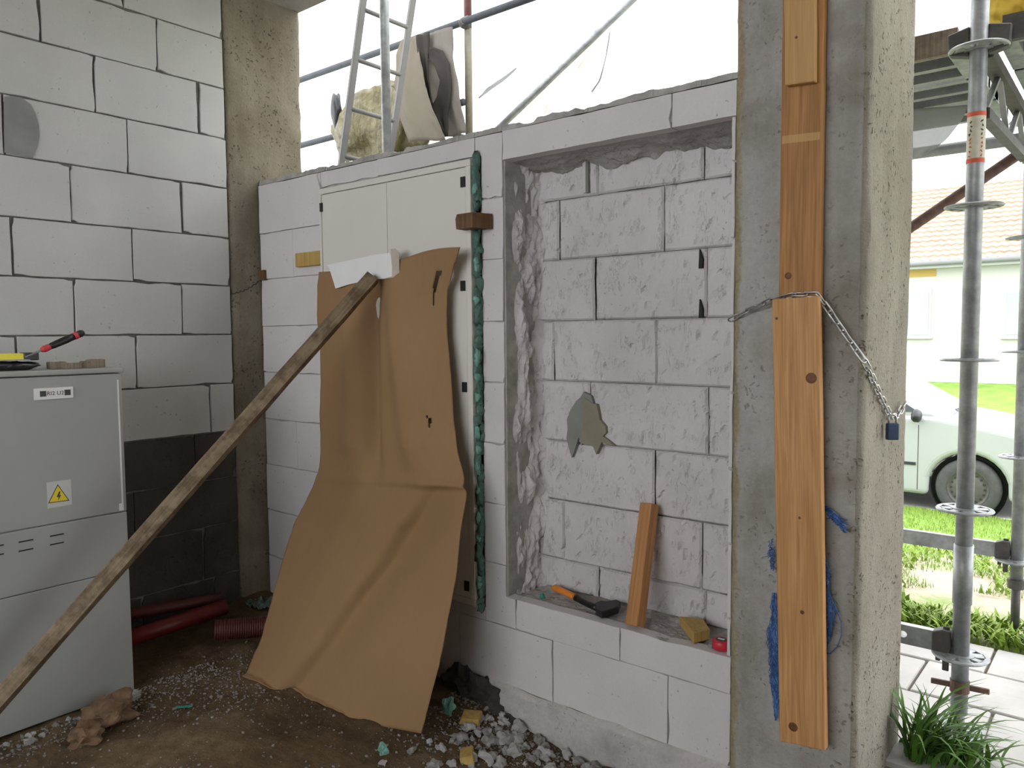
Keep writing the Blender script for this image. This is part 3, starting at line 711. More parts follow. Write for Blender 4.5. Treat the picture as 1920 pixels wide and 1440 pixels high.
# brown wedge and yellow wedge holding the board
a = onY(855, 402, 2.20); c = onY(903, 424, 2.20); wg = MB()
f_ = [Vector((a.x, 2.205, c.z)), Vector((c.x - .02, 2.235, c.z + .004)), Vector((c.x - .02, 2.235, a.z)), Vector((a.x - .003, 2.205, a.z - .006)), Vector((a.x - .006, 2.205, a.z - .02))]
wg.prism([Vector((a.x, 2.200, c.z)), Vector((a.x + .085, 2.200, c.z)), Vector((a.x + .085, 2.200, a.z)), Vector((a.x + .004, 2.200, a.z)), Vector((a.x - .004, 2.200, a.z - .018))], [Vector((a.x, 2.250, c.z)), Vector((a.x + .112, 2.284, c.z)), Vector((a.x + .112, 2.284, a.z)), Vector((a.x + .004, 2.250, a.z)), Vector((a.x - .004, 2.250, a.z - .018))])
setp(obj('wooden_wedge', wg, MT['wood_brown']), 'dark brown wooden wedge at the right edge of the white board', 'wedge')
a = onY(560, 476, 2.284); c = onY(604, 497, 2.284); wg = MB()
wg.box((a.x, 2.262, c.z), (c.x + .02, 2.2875, a.z)); setp(obj('wooden_wedge', wg, MT['wood_yellow'], bevel=.002), 'yellow wooden wedge at the left edge of the white board', 'wedge')

# ---- brown kraft board draped over the white board down to the floor
ROWS = [  # v, left u, right u, y left, y right
 (0.00, (598, 506), (862, 466), 2.238, 2.165), (0.035, (596, 530), (850, 500), 2.238, 2.185), (.09, (594, 590), (839, 545), 2.236, 2.205),
 (.17, (600, 650), (838, 620), 2.232, 2.205), (.25, (602, 720), (845, 700), 2.226, 2.195), (.34, (600, 800), (851, 790), 2.215, 2.18),
 (.42, (601, 850), (858, 850), 2.20, 2.16), (.47, (598, 888), (874, 908), 2.185, 2.14), (.52, (583, 930), (876, 935), 2.165, 2.13),
 (.60, (562, 985), (874, 1000), 2.115, 2.105), (.68, (544, 1042), (867, 1080), 2.04, 2.07), (.78, (522, 1120), (853, 1150), 1.95, 2.03),
 (.88, (500, 1200), (837, 1240), 1.85, 1.98), (1.0, (468, 1276), (803, 1368), 1.75, 1.925)]
def krow(q):
    for i in range(len(ROWS) - 1):
        if ROWS[i+1][0] >= q:
            A, B = ROWS[i], ROWS[i+1]; t_ = (q - A[0]) / (B[0] - A[0])
            pa = onY(*A[1], A[3]).lerp(onY(*B[1], B[3]), t_); pb = onY(*A[2], A[4]).lerp(onY(*B[2], B[4]), t_); return pa, pb
    return krow(1.0)
def kraft(s, q):
    a, b = krow(q); p = a.lerp(b, s)
    # top edge dips at the left and arches at the right; bottom edge sags in the middle
    if q < .06:
        k = 1 - q / .06; p.z += k * (-.028 * math.exp(-((s - .16) / .16) ** 2) + .012 * math.sin(s * 9))
    if q > .9:
        k = (q - .9) / .1; p.z -= k * .045 * math.sin(PI * s) * (1 - .5 * s)
    w = 0
    up = max(0, min(1, (.5 - q) / .1)); lo = max(0, min(1, (q - .47) / .12))
    w += up * (.048 * math.exp(-((s - .47 + .06 * q) / .05) ** 2) - .030 * math.exp(-((s - .64 - .2 * q) / .07) ** 2) - .030 * math.exp(-((s - .30) / .09) ** 2) - .020 * math.exp(-((s - .78 - .25 * (q - .2)) / .10) ** 2)) * min(1, q * 12)
    w -= up * .018 * math.sin(PI * s) * min(1, q * 6)
    w -= .02 * math.exp(-((q - .475) / .012) ** 2) * (.4 + .6 * s)
    ln = s - (.80 - 1.15 * (q - .52)); w += lo * .085 * math.exp(-(max(0, ln) / .16) ** 2) * (1 if ln > 0 else math.exp(-(ln / .045) ** 2)) * (1 - .4 * q) - lo * .035
    w += .004 * fbm((s * 2, q * 3, 1), 2.5)
    p.y += w; p.z = max(p.z, .012 if q < .98 else p.z)
    p.x += .003 * noise.noise(Vector((q * 40, s, 0))) * (1 if s > .97 or s < .03 else 0)
    if q > .965: p.z = max(p.z, floor_z(p.x, p.y) + .004)
    return p
kb = MB(); NU, NV = 110, 190; kb.grid(kraft, NU, NV)
def in_tri(s, q, A, B, C_):
    sg = lambda a, b: (s - b[0]) * (a[1] - b[1]) - (a[0] - b[0]) * (q - b[1])
    d1, d2, d3 = sg(A, B), sg(B, C_), sg(C_, A); return not ((min(d1, d2, d3) < 0) and (max(d1, d2, d3) > 0))
keep = []
for f in kb.f:
    i = f[0]; s = (i % (NU + 1) + .5) / NU; q = (i // (NU + 1) + .5) / NV
    if in_tri(s, q, (.895, .04), (.935, .04), (.915, .12)) or in_tri(s, q, (.855, .325), (.88, .335), (.872, .36)): continue
    keep.append(f)
kb.f = keep
setp(obj('kraft_board', kb, MT['kraft'], smooth=True, solid=.003), 'large brown kraft board draped from the white board to the floor', 'board')
# torn white paper over its upper edge
pp = MB(); pix = [(612,497),(617,502),(629,541),(655,533),(680,528),(713,523),(735,520),(736,500),(734,482),(731,474),(700,478),(660,487)]
f_ = [onY(u, v, 2.196 - .010 * ((u - 610) / 130)) for u, v in pix]; pp.prism(f_, [p + Vector((0, .0015, 0)) for p in f_])
tp = setp(obj('torn_paper', pp, MT['paper']), 'torn white paper over the top of the kraft board', 'paper')
pix = [(732,467),(741,466),(748,474),(749,516),(735,521),(714,524),(735,518),(735,500),(733,480)]; f_ = [onY(u, v, 2.184) for u, v in pix]
obj('paper_backing', MB().prism(f_, [p + Vector((0, .0015, 0)) for p in f_]), MT['paper_tan'], tp)

# ---- long batten propping the board
T = onY(699, 520, 2.165); Q = onX(2, 1309, -2.93); dd = (Q - T).normalized()
lt = (T.z - .06) / -dd.z; B_ = T + dd * lt
M = frame_z(B_, T, (.75, -.6, .5)); Lb = (T - B_).length; bt = MB(); n = 40
for k in range(n + 1):
    z = Lb * k / n; j = [.0016 * noise.noise(Vector((z * 6, e * 5, 0))) for e in range(4)]; w, h = .027, .022
    bt.v += [Vector((-w + j[0], -h + j[1], z)), Vector((w + j[2], -h - j[1], z)), Vector((w + j[3], h + j[0], z)), Vector((-w - j[2], h, z))]
for k in range(n):
    for e in range(4): bt.f.append((k*4+e, k*4+(e+1)%4, (k+1)*4+(e+1)%4, (k+1)*4+e))
bt.f += [(3,2,1,0), tuple(n*4 + e for e in range(4))]
setp(local_thing('wooden_batten', bt, MT['batten'], M), 'long dirty wooden batten propped diagonally against the kraft board', 'batten')

# ---- red conduits on the floor in the corner
def pipe(pts, r, name, mat, lab, ribs=False):
    rs = r; P = [Vector(p) for p in pts]
    if ribs:
        n = 60; Q = [P[0].lerp(P[-1], k / n) for k in range(n + 1)]; rs = [r * (1 + .07 * (k % 2)) for k in range(n + 1)]; P = Q
    m = MB().tube(P, rs, 20, caps=False); o = obj(name, m, mat, smooth=not ribs, solid=.004)
    return setp(o, lab, 'pipe')
a = onX(246, 1163, -3.36); c = onX(418, 1142, -3.36)
pipe([(-3.365, cy1 + .012, .195), (-3.34, c.y, .215)], .034, 'conduit', MT['pipe_red'], 'bright red plastic conduit beside the electrical cabinet')
a = onX(246, 1122, -3.46); c = onX(410, 1140, -3.46)
pipe([(-3.465, cy1 + .012, .275), (-3.455, c.y - .1, .235), (-3.44, c.y, .225)], .024, 'conduit', MT['pipe_dark'], 'thinner dark red conduit along the left wall')
a = onZ(402, 1182, .17); c = onZ(530, 1172, .15)
pipe([a, c], .042, 'corrugated_pipe', MT['pipe_dark'], 'dark red corrugated pipe end lying behind the kraft board', True)
# crumpled greenish film at the column foot
cf = MB(); c0 = onX(488, 1118, -3.50)
cf.grid(lambda s, q: (c0.x + .16 * s, c0.y - .10 + .13 * q, .125 + .05 * abs(fbm((s * 2, q * 2, 3), 2.2)) + .02 * s), 14, 12)
setp(obj('crumpled_film', cf, simple('film_green', (.11,.15,.13), .4, .2, 20), solid=.002), 'crumpled greenish film at the foot of the corner column', 'film')
# twisted wire between wall and column
w0 = onX(433, 551, XA + .012); w1 = onX(486, 527, XA + .012)
for k in range(1):
    ps = [w0.lerp(w1, t_ / 30) + Vector((.004 * math.cos(t_ * 1.4), 0, -.012 * math.sin(PI * t_ / 30) + .004 * math.sin(t_ * 1.4))) for t_ in range(31)]
    setp(obj('binding_wire', MB().tube(ps, .0025, 6), MT['wire']), 'twisted iron wire across the corner column', 'wire')

# ---- things lying in the niche
ZS = NZ0 + .002
st0 = onZ(1186, 1180, ZS); a = onY(1213, 948, NY - .05)
st0 = onY(1190, 1178, 2.318)
M = frame_z((st0.x, 2.318, ZS + .006), (a.x + .002, NY - .040, a.z - .01), (-.25, -1, 0)); Ls = (Vector((a.x, NY - .04, a.z)) - Vector((st0.x, 2.318, ZS))).length
b = MB(); b.box((-.029, -.020, 0), (.029, .022, Ls)); setp(local_thing('wooden_stud', b, MT['stud'], M, bevel=.0025), 'short orange-brown wooden stud leaning in the niche', 'stud')
ax = empty('hatchet', tuple(onZ(1090, 1135, ZS)), 'hatchet with orange and black handle lying on the niche sill', 'hatchet')
h0, h1 = onZ(1037, 1108, ZS), onZ(1122, 1147, ZS); h0.z = h1.z = ZS + .014
def hand(t_, off): p = h0.lerp(h1, t_); p.z += .004 * math.sin(t_ * 6); return p + Vector((0, off, 0))
o1 = MB().tube([hand(0, 0), hand(.05, 0), hand(.2, 0), hand(.4, 0), hand(.52, 0)], [.009, .0145, .0125, .0125, .0135], 12); obj('grip', o1, MT['orange'], ax, smooth=True)
o2 = MB().tube([hand(-.01, .010), hand(.05, .012), hand(.25, .009), hand(.5, .008)], [.007, .0085, .008, .009], 10); obj('grip_back', o2, MT['black'], ax, smooth=True)
o3 = MB().tube([hand(.5, 0), hand(.7, 0), hand(.9, .0), hand(1.0, 0)], [.0135, .0115, .012, .014], 12); obj('shaft', o3, MT['black'], ax, smooth=True)
hd = [onZ(u, v, ZS) for u, v in ((1117,1155),(1128,1161),(1146,1156),(1160,1151),(1164,1141),(1156,1137),(1138,1140),(1126,1139),(1116,1143))]
obj('axe_head', MB().prism([p + Vector((0,0,.028)) for p in hd], [p + Vector((0,0,.002)) for p in hd]), MT['black'], ax, bevel=.004, seg=2)
wgp = [onZ(u, v, ZS) for u, v in ((1302,1208),(1331,1196),(1331,1178),(1281,1162))]
wq = MB(); A_, B2, C2, D2 = onZ(1300, 1207, ZS), onZ(1331, 1199, ZS), onZ(1318, 1178, ZS), onZ(1274, 1172, ZS)
wq.prism([A_ + Vector((0,0,.038)), B2 + Vector((0,0,.036)), C2 + Vector((0,0,.036)), D2 + Vector((0,0,.032))], [A_, B2, C2, D2])
setp(obj('wooden_wedge', wq, MT['wood_yellow'], bevel=.002), 'pale wooden wedge on the niche sill beside the red tape measure', 'wedge')
tm0 = onZ(1339, 1226, ZS); tm = empty('tape_measure', (tm0.x, 2.335, ZS), 'red tape measure lying at the right end of the niche sill', 'tape measure')
obj('case', MB().lathe([(0, 0), (.026, 0), (.0295, .004), (.0295, .026), (.026, .030), (0, .030)], (tm0.x, 2.335, ZS), (0,0,1), 28), MT['red'], tm, smooth=True)
obj('face_plate', MB().lathe([(.0, .0312), (.017, .0312), (.018, .029)], (tm0.x, 2.335, ZS), (0,0,1), 24), MT['black'], tm)
obj('face_sticker', MB().box((tm0.x - .012, 2.331, ZS + .031), (tm0.x + .010, 2.341, ZS + .0318)), MT['paper'], tm)
obj('tape_tip', MB().box((tm0.x - .036, 2.312, ZS + .001), (tm0.x - .022, 2.318, ZS + .014)), MT['steel'], tm)
fb = onZ(1017, 1123, ZS); setp(obj('foam_scrap', MB().blob(fb + Vector((0,0,.010)), (.011,.010,.012), 5, .4, 3, 2), MT['teal'], smooth=True), 'small bright green foam scrap on the niche sill', 'foam')

# ---- debris on the floor
def onfloor(u, v):
    z = .03
    for _ in range(6): p = onZ(u, v, z); z = floor_z(p.x, p.y)
    return Vector((p.x, p.y, z))
def rock(u, v, r, seed, mat, lab, cat, name, amp=.45, sub=3, freq=1.5):
    p = onfloor(u, v); R = Vector(r); c_ = p + Vector((0, 0, R.z * .62)); m = MB().blob(c_, R, seed, amp, 4 if name == 'clay_lump' else sub, freq)
    if name == 'clay_lump':
        for v_ in m.v:
            d_ = (v_ - c_).normalized(); v_ += d_ * (.022 * noise.noise(v_ * 14) + .012 * fbm(v_, 30, 4) - .010 * abs(noise.noise(v_ * 22)))
    return setp(obj(name, m, mat), lab, cat)
rock(205, 1352, (.085,.10,.055), 3, MT['stone'], 'large brown clay lump in front of the electrical cabinet', 'stone', 'clay_lump')
rock(160, 1392, (.055,.06,.042), 8, MT['stone'], 'smaller brown clay lump nearest the frame bottom beside the large one', 'stone', 'clay_lump')
rock(255, 1308, (.018,.02,.02), 9, MT['crumb_white'], 'white mortar crumb at the right corner of the electrical cabinet', 'rubble', 'mortar_crumb')
rock(841, 1334, (.026,.026,.032), 14, MT['foam'], 'round mint green foam lump beside the kraft board foot', 'foam', 'foam_scrap', .35)
rock(718, 1412, (.017,.017,.02), 19, MT['foam'], 'small mint green foam scrap on the bare dirt', 'foam', 'foam_scrap', .5)
p = onfloor(345, 1329); setp(obj('plastic_shard', MB().obox(p + Vector((-.022,-.022,.008)), p + Vector((.022,.022,.010)), .012, .003), MT['teal']), 'teal plastic shard on the dirt near the cabinet', 'shard')
def offcut(u, v, size, rz, tilt, lab):
    p = onfloor(u, v); sx, sy, sz = size; b = MB()
    b.prism([Vector(q) for q in ((-sx,-sy,0),(sx,-sy,0),(sx,-sy,sz),(-sx*.7,-sy,sz))], [Vector(q) for q in ((-sx,sy,0),(sx,sy,0),(sx,sy,sz),(-sx*.7,sy,sz))])
    M = Matrix.Translation(p + Vector((0,0,-.004))) @ Matrix.Rotation(rz, 4, 'Z') @ Matrix.Rotation(tilt, 4, 'X')
    setp(local_thing('wood_offcut', b, MT['wood_yellow'], M, bevel=.002), lab, 'wood')
offcut(882, 1352, (.042, .030, .034), .5, .15, 'yellow wood offcut next to the round green foam lump')
offcut(878, 1424, (.040, .024, .030), 2.3, -.25, 'yellow wood offcut at the bottom edge in the rubble')
# rubble along the niche wall
rr = random.Random(21); CR = []
for k in range(6):
    me = mesh_of(MB().blob((0,0,0), (1, rr.uniform(.7,1), rr.uniform(.5,.75)), 40 + k, .55, 2, 1.3), (0,0,0), 'rubble_chunk'); me.materials.append(MT['crumb']); CR.append(me)
for k in range(6):
    me = CR[k].copy(); me.materials.clear(); me.materials.append(MT['crumb_white']); CR.append(me)
cnt = 0
def crumb(x, y, s, me, lab, grp):
    o = bpy.data.objects.new('rubble_chunk', me); COL.objects.link(o); o.scale = (s, s, s); o.location = (x, y, floor_z(x, y) + s * .3); o.rotation_euler = (rr.uniform(-.5,.5), rr.uniform(-.5,.5), rr.uniform(0, 6.3))
    setp(o, lab, 'rubble', grp)
for k in range(170):
    x = rr.uniform(-2.0, -1.15); y = YB - .045 - abs(rr.gauss(0, .17)) 
    if y < 1.6: continue
    crumb(x, y, rr.choice([.010,.012,.014,.018,.024,.03]), rr.choice(CR), 'pale crumb of broken block in the rubble below the niche wall', 'rubble below the niche wall')
for k in range(26):
    y = rr.uniform(.9, 1.45); x = CXF + .03 + abs(rr.gauss(0, .06)); crumb(x, y, rr.choice([.007,.009,.012,.016]), rr.choice(CR), 'whitish crumb scattered along the foot of the electrical cabinet', 'crumbs along the cabinet')
gr = MB()
for k in range(5200):
    q = rr.random()
    if q < .5: x = rr.uniform(-2.15, -1.1); y = YB - .03 - abs(rr.gauss(0, .20))
    elif q < .68: y = rr.uniform(.85, 1.7); x = CXF + .02 + abs(rr.gauss(0, .10))
    elif q < .82: x = rr.gauss(-2.85, .18); y = rr.gauss(1.65, .14)
    else: x = rr.uniform(-3.1, -1.0); y = rr.uniform(.9, 2.2)
    if y > YB - .02 or x < CXF + .01 and y < 1.42 or x < -3.5: continue
    s = rr.choice([.0015,.002,.002,.003,.003,.004,.006]); gr.blob((x, y, floor_z(x, y) + s * .4), (s, s * rr.uniform(.6,1.2), s * .7), k, .5, 1, 1.5)
setp(obj('gravel_grit', gr, MT['crumb']), 'fine pale grit scattered over the dirt floor', 'grit', kind='stuff')

# ================================================================== PLANKS, CHAIN AND TWINE ON THE FRONT COLUMN
YC = 2.255
def plank(pix, y, th, zbot, name, mat, lab, top_extra=0, knots=(), z_top=None):
    (tlp, trp, brp, blp) = [onY(u, v, y) for u, v in pix]
    cb = (brp + blp) / 2; ct = (tlp + trp) / 2
    if z_top: d_ = (ct - cb); ct = cb + d_ * ((z_top - cb.z) / d_.z)
    M = frame_z((cb.x, y, cb.z), (ct.x, y, ct.z), (0,-1,0)); w0 = (brp - blp).length / 2; w1 = (trp - tlp).length / 2; Lp = (Vector((ct.x, y, ct.z)) - Vector((cb.x, y, cb.z))).length
    inv = M.inverted(); bl_, br2 = inv @ blp, inv @ brp
    b = MB(); n = 24
    prof = []
    for k in range(n + 1):
        q = k / n; w = w0 + (w1 - w0) * q; j = .0012 * noise.noise(Vector((q * 9, w * 50, 0)))
        zl = bl_.z if k == 0 else Lp * q; zr = br2.z if k == 0 else Lp * q
        prof.append([(-w + j, 0, zl), (w + j, 0, zr), (w + j, th, zr), (-w + j, th, zl)])
    b.v = [Vector(p) for R in prof for p in R]
    for k in range(n):
        for e in range(4): b.f.append((k*4+e, k*4+(e+1)%4, (k+1)*4+(e+1)%4, (k+1)*4+e))
    b.f += [(3,2,1,0), tuple(n*4+e for e in range(4))]
    o = setp(local_thing(name, b, mat, M, bevel=.002), lab, 'plank')
    for (u, v, r) in knots:
        p = inv @ onY(u, v, y); c_ = bpy.data.objects.new('knot', mesh_of(MB().lathe([(0, .0012), (r * .6, .0012), (r, 0)], (p.x, 0, p.z), (0,-1,0), 16), (0,0,0), 'knot'))
        c_.data.materials.append(MT['knot']); c_.scale = (1, 1, 1); COL.objects.link(c_); c_.parent = o
    return o
plank([(1469, 0), (1543, 0), (1537, 560), (1460, 560)], YC - .030, .029, 0, 'tall_plank', MT['pine_old'], 'tall dark-stained plank standing against the front column', z_top=3.1, knots=((1478, 517, .010),))
plank([(1470, 0), (1528, 0), (1527, 152), (1472, 160)], YC - .056, .025, 0, 'short_plank', MT['pine_pale'], 'short pale plank end on top of the tall plank', z_top=3.0, knots=((1493, 70, .004),))
p2 = plank([(1447, 560), (1535, 556), (1547, 1408), (1462, 1390)], YC - .058, .027, 0, 'wide_plank', MT['pine'], 'fresh orange pine plank under the chain on the front column', knots=((1521, 709, .0155), (1487, 1363, .0135), (1504, 1148, .006), (1499, 971, .004), (1456, 597, .004)))

a = onY(1467, 250, YC - .031); c = onY(1538, 268, YC - .031); tpk = bpy.data.objects['tall_plank']; iv = tpk.matrix_world.inverted()
q_ = [iv @ onY(u, v, YC - .0302) for u, v in ((1467, 255), (1538, 247), (1537, 262), (1466, 270))]
me = mesh_of(MB().prism([Vector((p.x, -.0006, p.z)) for p in q_], [Vector((p.x, .001, p.z)) for p in q_]), (0,0,0), 'pale_mark'); me.materials.append(MT['pine_pale'])
o = bpy.data.objects.new('pale_mark', me); COL.objects.link(o); o.parent = tpk; o['label'] = 'pale unstained band across the plank'
link = []
for k in range(20):
    a = 2 * PI * k / 20; link.append(Vector((.0080 * math.cos(a), 0, .0080 * math.sin(a) + (.0130 if math.sin(a) > 0 else -.0130))))
LM = mesh_of(MB().tube(link, .0026, 7, closed=True), (0,0,0), 'link'); LM.materials.append(MT['chain'])
for p in LM.polygons: p.use_smooth = True
def chain(paths, lab):
    root = empty('chain', tuple(paths[0][0]), lab, 'chain'); i = 0
    for path in paths:
        P = [Vector(p) for p in path]; seg = [(P[k+1] - P[k]).length for k in range(len(P) - 1)]; tot = sum(seg); n = int(tot / .031)
        for k in range(n):
            t_ = (k + .5) / n * tot; j = 0
            while t_ > seg[j] and j < len(seg) - 1: t_ -= seg[j]; j += 1
            c_ = P[j].lerp(P[j+1], t_ / seg[j]); d_ = (P[j+1] - P[j]).normalized()
            o = bpy.data.objects.new('link', LM); COL.objects.link(o); o.parent = root
            o.matrix_local = Matrix.Translation(c_ - Vector(paths[0][0])) @ d_.to_track_quat('Z', 'Y').to_matrix().to_4x4() @ Matrix.Rotation((PI/4 if i % 2 else -PI/4) + rr.uniform(-.2,.2), 4, 'Z'); i += 1
yk = YC - .040
LK = onX(1671, 783, -.585)
chain([[onY(1369, 600, 2.252), onY(1408, 580, 2.242), onY(1448, 562, 2.215), onY(1490, 552, 2.212), onY(1533, 552, 2.214), onY(1541, 563, 2.222), onY(1580, 620, 2.238), onY(1620, 677, 2.250), Vector((-.590, 2.272, 1.392)), onX(1650, 742, -.588), LK], [LK, onX(1684, 778, -.586), onX(1692, 764, -.586), onX(1697, 756, -.586)]], 'steel chain slung round the planks and the front column')
pk = empty('padlock', tuple(LK + Vector((0, 0, -.07))), 'small dark blue padlock hanging from the chain', 'padlock')
pc = onX(1673, 809, -.572); rt = Vector((.774, .633, 0)); fw_ = Vector((.633, -.774, 0))
obj('body', MB().obox(pc - rt * .0175, pc + rt * .0175, .018, .050), MT['lock'], pk, bevel=.004, seg=2)
sh = [pc - rt * .0115 + Vector((0, 0, .02))] + [pc + rt * .0115 * -math.cos(t_) + Vector((0, 0, .038 + .0115 * math.sin(t_))) for t_ in [PI * k / 8 for k in range(9)]] + [pc + rt * .0115 + Vector((0, 0, .02))]
obj('shackle', MB().tube(sh, .003, 8), MT['chain'], pk, smooth=True)

def twine(core_pix, width, n, seed, lab, loose=.35, y=YC - .012, r_=.0012, prof=(.5, 1, 1, .5)):
    r = random.Random(seed); m = MB(); m2 = MB(); C_ = [onY(u, v, y) for u, v in core_pix]; S = [0]
    for k in range(len(C_) - 1): S.append(S[-1] + (C_[k+1] - C_[k]).length)
    def at(t_):
        t_ *= S[-1]
        for k in range(len(C_) - 1):
            if S[k+1] >= t_: return C_[k].lerp(C_[k+1], (t_ - S[k]) / (S[k+1] - S[k]))
        return C_[-1]
    for i in range(n):
        t0 = r.uniform(-.05, .85); ln = r.uniform(.12, .35); sd = r.random() * 80; ox = r.gauss(0, 1); P = []
        for k in range(9):
            t_ = max(0, min(1, t0 + ln * k / 8)); p = at(t_); pi_ = t_ * (len(prof) - 1); ii = min(int(pi_), len(prof) - 2); w = width * (prof[ii] + (prof[ii+1] - prof[ii]) * (pi_ - ii))
            fr = (k / 8) ** 2 * loose if i % 3 == 0 else .15
            P.append(p + Vector((ox * w * .5 + w * noise.noise(Vector((sd, k * .45, 0))) * (1 + fr * 3), -.008 * abs(noise.noise(Vector((sd, 9, k * .4)))) , w * .5 * noise.noise(Vector((sd, 3, k * .6))))))
        (m2 if i % 4 == 0 else m).tube(P, r_, 3, caps=False)
    o = obj('frayed_twine', m, MT['blue']); obj('pale_strands', m2, MT['blue_light'], o)
    return setp(o, lab, 'twine', 'frayed blue twine behind the pine plank')
twine([(1452,1112),(1452,1150),(1448,1185),(1452,1215),(1451,1260),(1455,1310),(1455,1350)], .017, 170, 1, 'long thick tuft of frayed blue twine left of the pine plank', .5, prof=(.2, .5, .6, 1.0, .65, .75, .65, .35, .15))
twine([(1449,1010),(1445,1035),(1447,1068)], .008, 26, 2, 'short thin tuft of blue twine left of the pine plank', .8)
twine([(1542,945),(1556,958),(1570,975),(1586,998)], .014, 90, 3, 'blue twine tuft fanning out at the upper right of the pine plank', .6, prof=(.5, .9, .9, .3))
twine([(1548,1045),(1551,1090),(1553,1130),(1556,1170),(1549,1225)], .011, 100, 4, 'long blue twine tuft along the right edge of the pine plank', .9, prof=(.4, .7, .3, 1.2, 1.0, .3, .2))
lp = [onY(u, v, YC - .010) for u, v in ((1550,1100),(1565,1135),(1577,1165),(1578,1190),(1570,1212),(1556,1226),(1549,1224))]
obj('loose_loop', MB().tube(lp, .0016, 5), MT['blue'], bpy.data.objects['frayed_twine.003'])

# ================================================================== OUTSIDE: SCAFFOLD
PX, PY = -.449, 2.93; PX2, PY2 = -.415, 4.08; GZ = .13
def rosette(x, y, z):
    m = MB(); m.lathe([(.0262, -.007), (.042, -.006), (.042, .006), (.0262, .007)], (x, y, z), (0,0,1), 32)
    m.lathe([(.070, -.004), (.084, -.004), (.087, 0), (.084, .004), (.070, .004), (.070, -.004)], (x, y, z), (0,0,1), 40)
    for k in range(8):
        a = 2 * PI * (k + .5) / 8; m.obox((x + .040 * math.cos(a), y + .040 * math.sin(a), z), (x + .072 * math.cos(a), y + .072 * math.sin(a), z), .022 if k % 2 else .034, .008)
    return m
def standard(x, y, z0, z1, lab, ros, mat='steel', joint=None, name='scaffold_pole'):
    p = empty(name, (x, y, z0), lab, 'pole', 'upright poles of the scaffold')
    obj('tube', MB().tube([(x, y, z0), (x, y, z1)], .0262, 20), MT[mat], p, smooth=True)
    for z in ros: obj('rosette', rosette(x, y, z), MT['steel'], p)
    if joint:
        for z in joint: obj('sleeve', MB().tube([(x, y, z), (x, y, z + .20)], .0295, 20), MT['steel'], p, smooth=True)
    return p
pole = standard(PX, PY, .20, 4.3, 'near galvanised scaffold pole right of the front column, with sticker and rosettes', (.40, .90, 1.40, 1.90, 2.40, 2.9, 3.4), joint=(.58,))
obj('jack_screw', MB().tube([(PX, PY, GZ + .006), (PX, PY, .24)], .0185, 16), MT['steel_pale'], pole, smooth=True)
obj('jack_collar', MB().tube([(PX, PY, .275), (PX, PY, .315)], .030, 16), MT['rust'], pole)
a = onY(1758, 1287, PY); c = onY(1848, 1303, PY)
obj('jack_handle', MB().obox((PX - .085, PY - .012, .294), (PX + .085, PY + .02, .290), .012, .018), MT['rust'], pole, bevel=.002)
obj('base_plate', MB().box((PX - .075, PY - .075, GZ), (PX + .075, PY + .075, GZ + .007)), MT['steel_pale'], pole)
sz0, sz1 = onY(1835, 304, PY - .02).z, onY(1838, 208, PY - .02).z
obj('sticker', MB().tube([(PX, PY, sz0), (PX, PY, sz1)], .0269, 24, caps=False), MT['tape_cream'], pole, smooth=True)
for z0, z1 in ((sz0, sz0 + .014), (sz1 - .014, sz1)): obj('sticker_band', MB().tube([(PX, PY, z0), (PX, PY, z1)], .0272, 24, caps=False), MT['tape_red'], pole, smooth=True)
# the worn, unreadable print on the sticker: black marks above, red marks below
rs_ = random.Random(4); tocam = math.atan2(-PY, -PX)
for k in range(18):
    z = sz0 + .022 + (sz1 - sz0 - .04) * (k // 2) / 9; side = -1 if k % 2 else 1; a0 = tocam + side * rs_.uniform(.55, .75); w = rs_.uniform(.12, .26); m = MB()
    ps = [(PX + .0273 * math.cos(a0 + w * j / 4), PY + .0273 * math.sin(a0 + w * j / 4), z + .004 * rs_.uniform(-1, 1)) for j in range(-2, 3)]
    m.tube(ps, .0016, 5); obj('sticker_print', m, MT['ink'] if z > (sz0 + sz1) / 2 + .005 else MT['tape_red'], pole)
pole2 = standard(PX2, PY2, .36, 4.3, 'farther scaffold pole at the right picture edge, on the lawn side', (.46, .93, 1.40, 1.90, 2.40, 3.1, 3.6), joint=None)
obj('jack_screw', MB().tube([(PX2, PY2, .10), (PX2, PY2, .40)], .018, 16), MT['steel_dark'], pole2, smooth=True)
obj('jack_nut', MB().tube([(PX2, PY2, .335), (PX2, PY2, .375)], .034, 16), MT['steel_dark'], pole2)
obj('base_plate', MB().box((PX2 - .075, PY2 - .075, .095), (PX2 + .075, PY2 + .075, .102)), MT['steel_dark'], pole2)
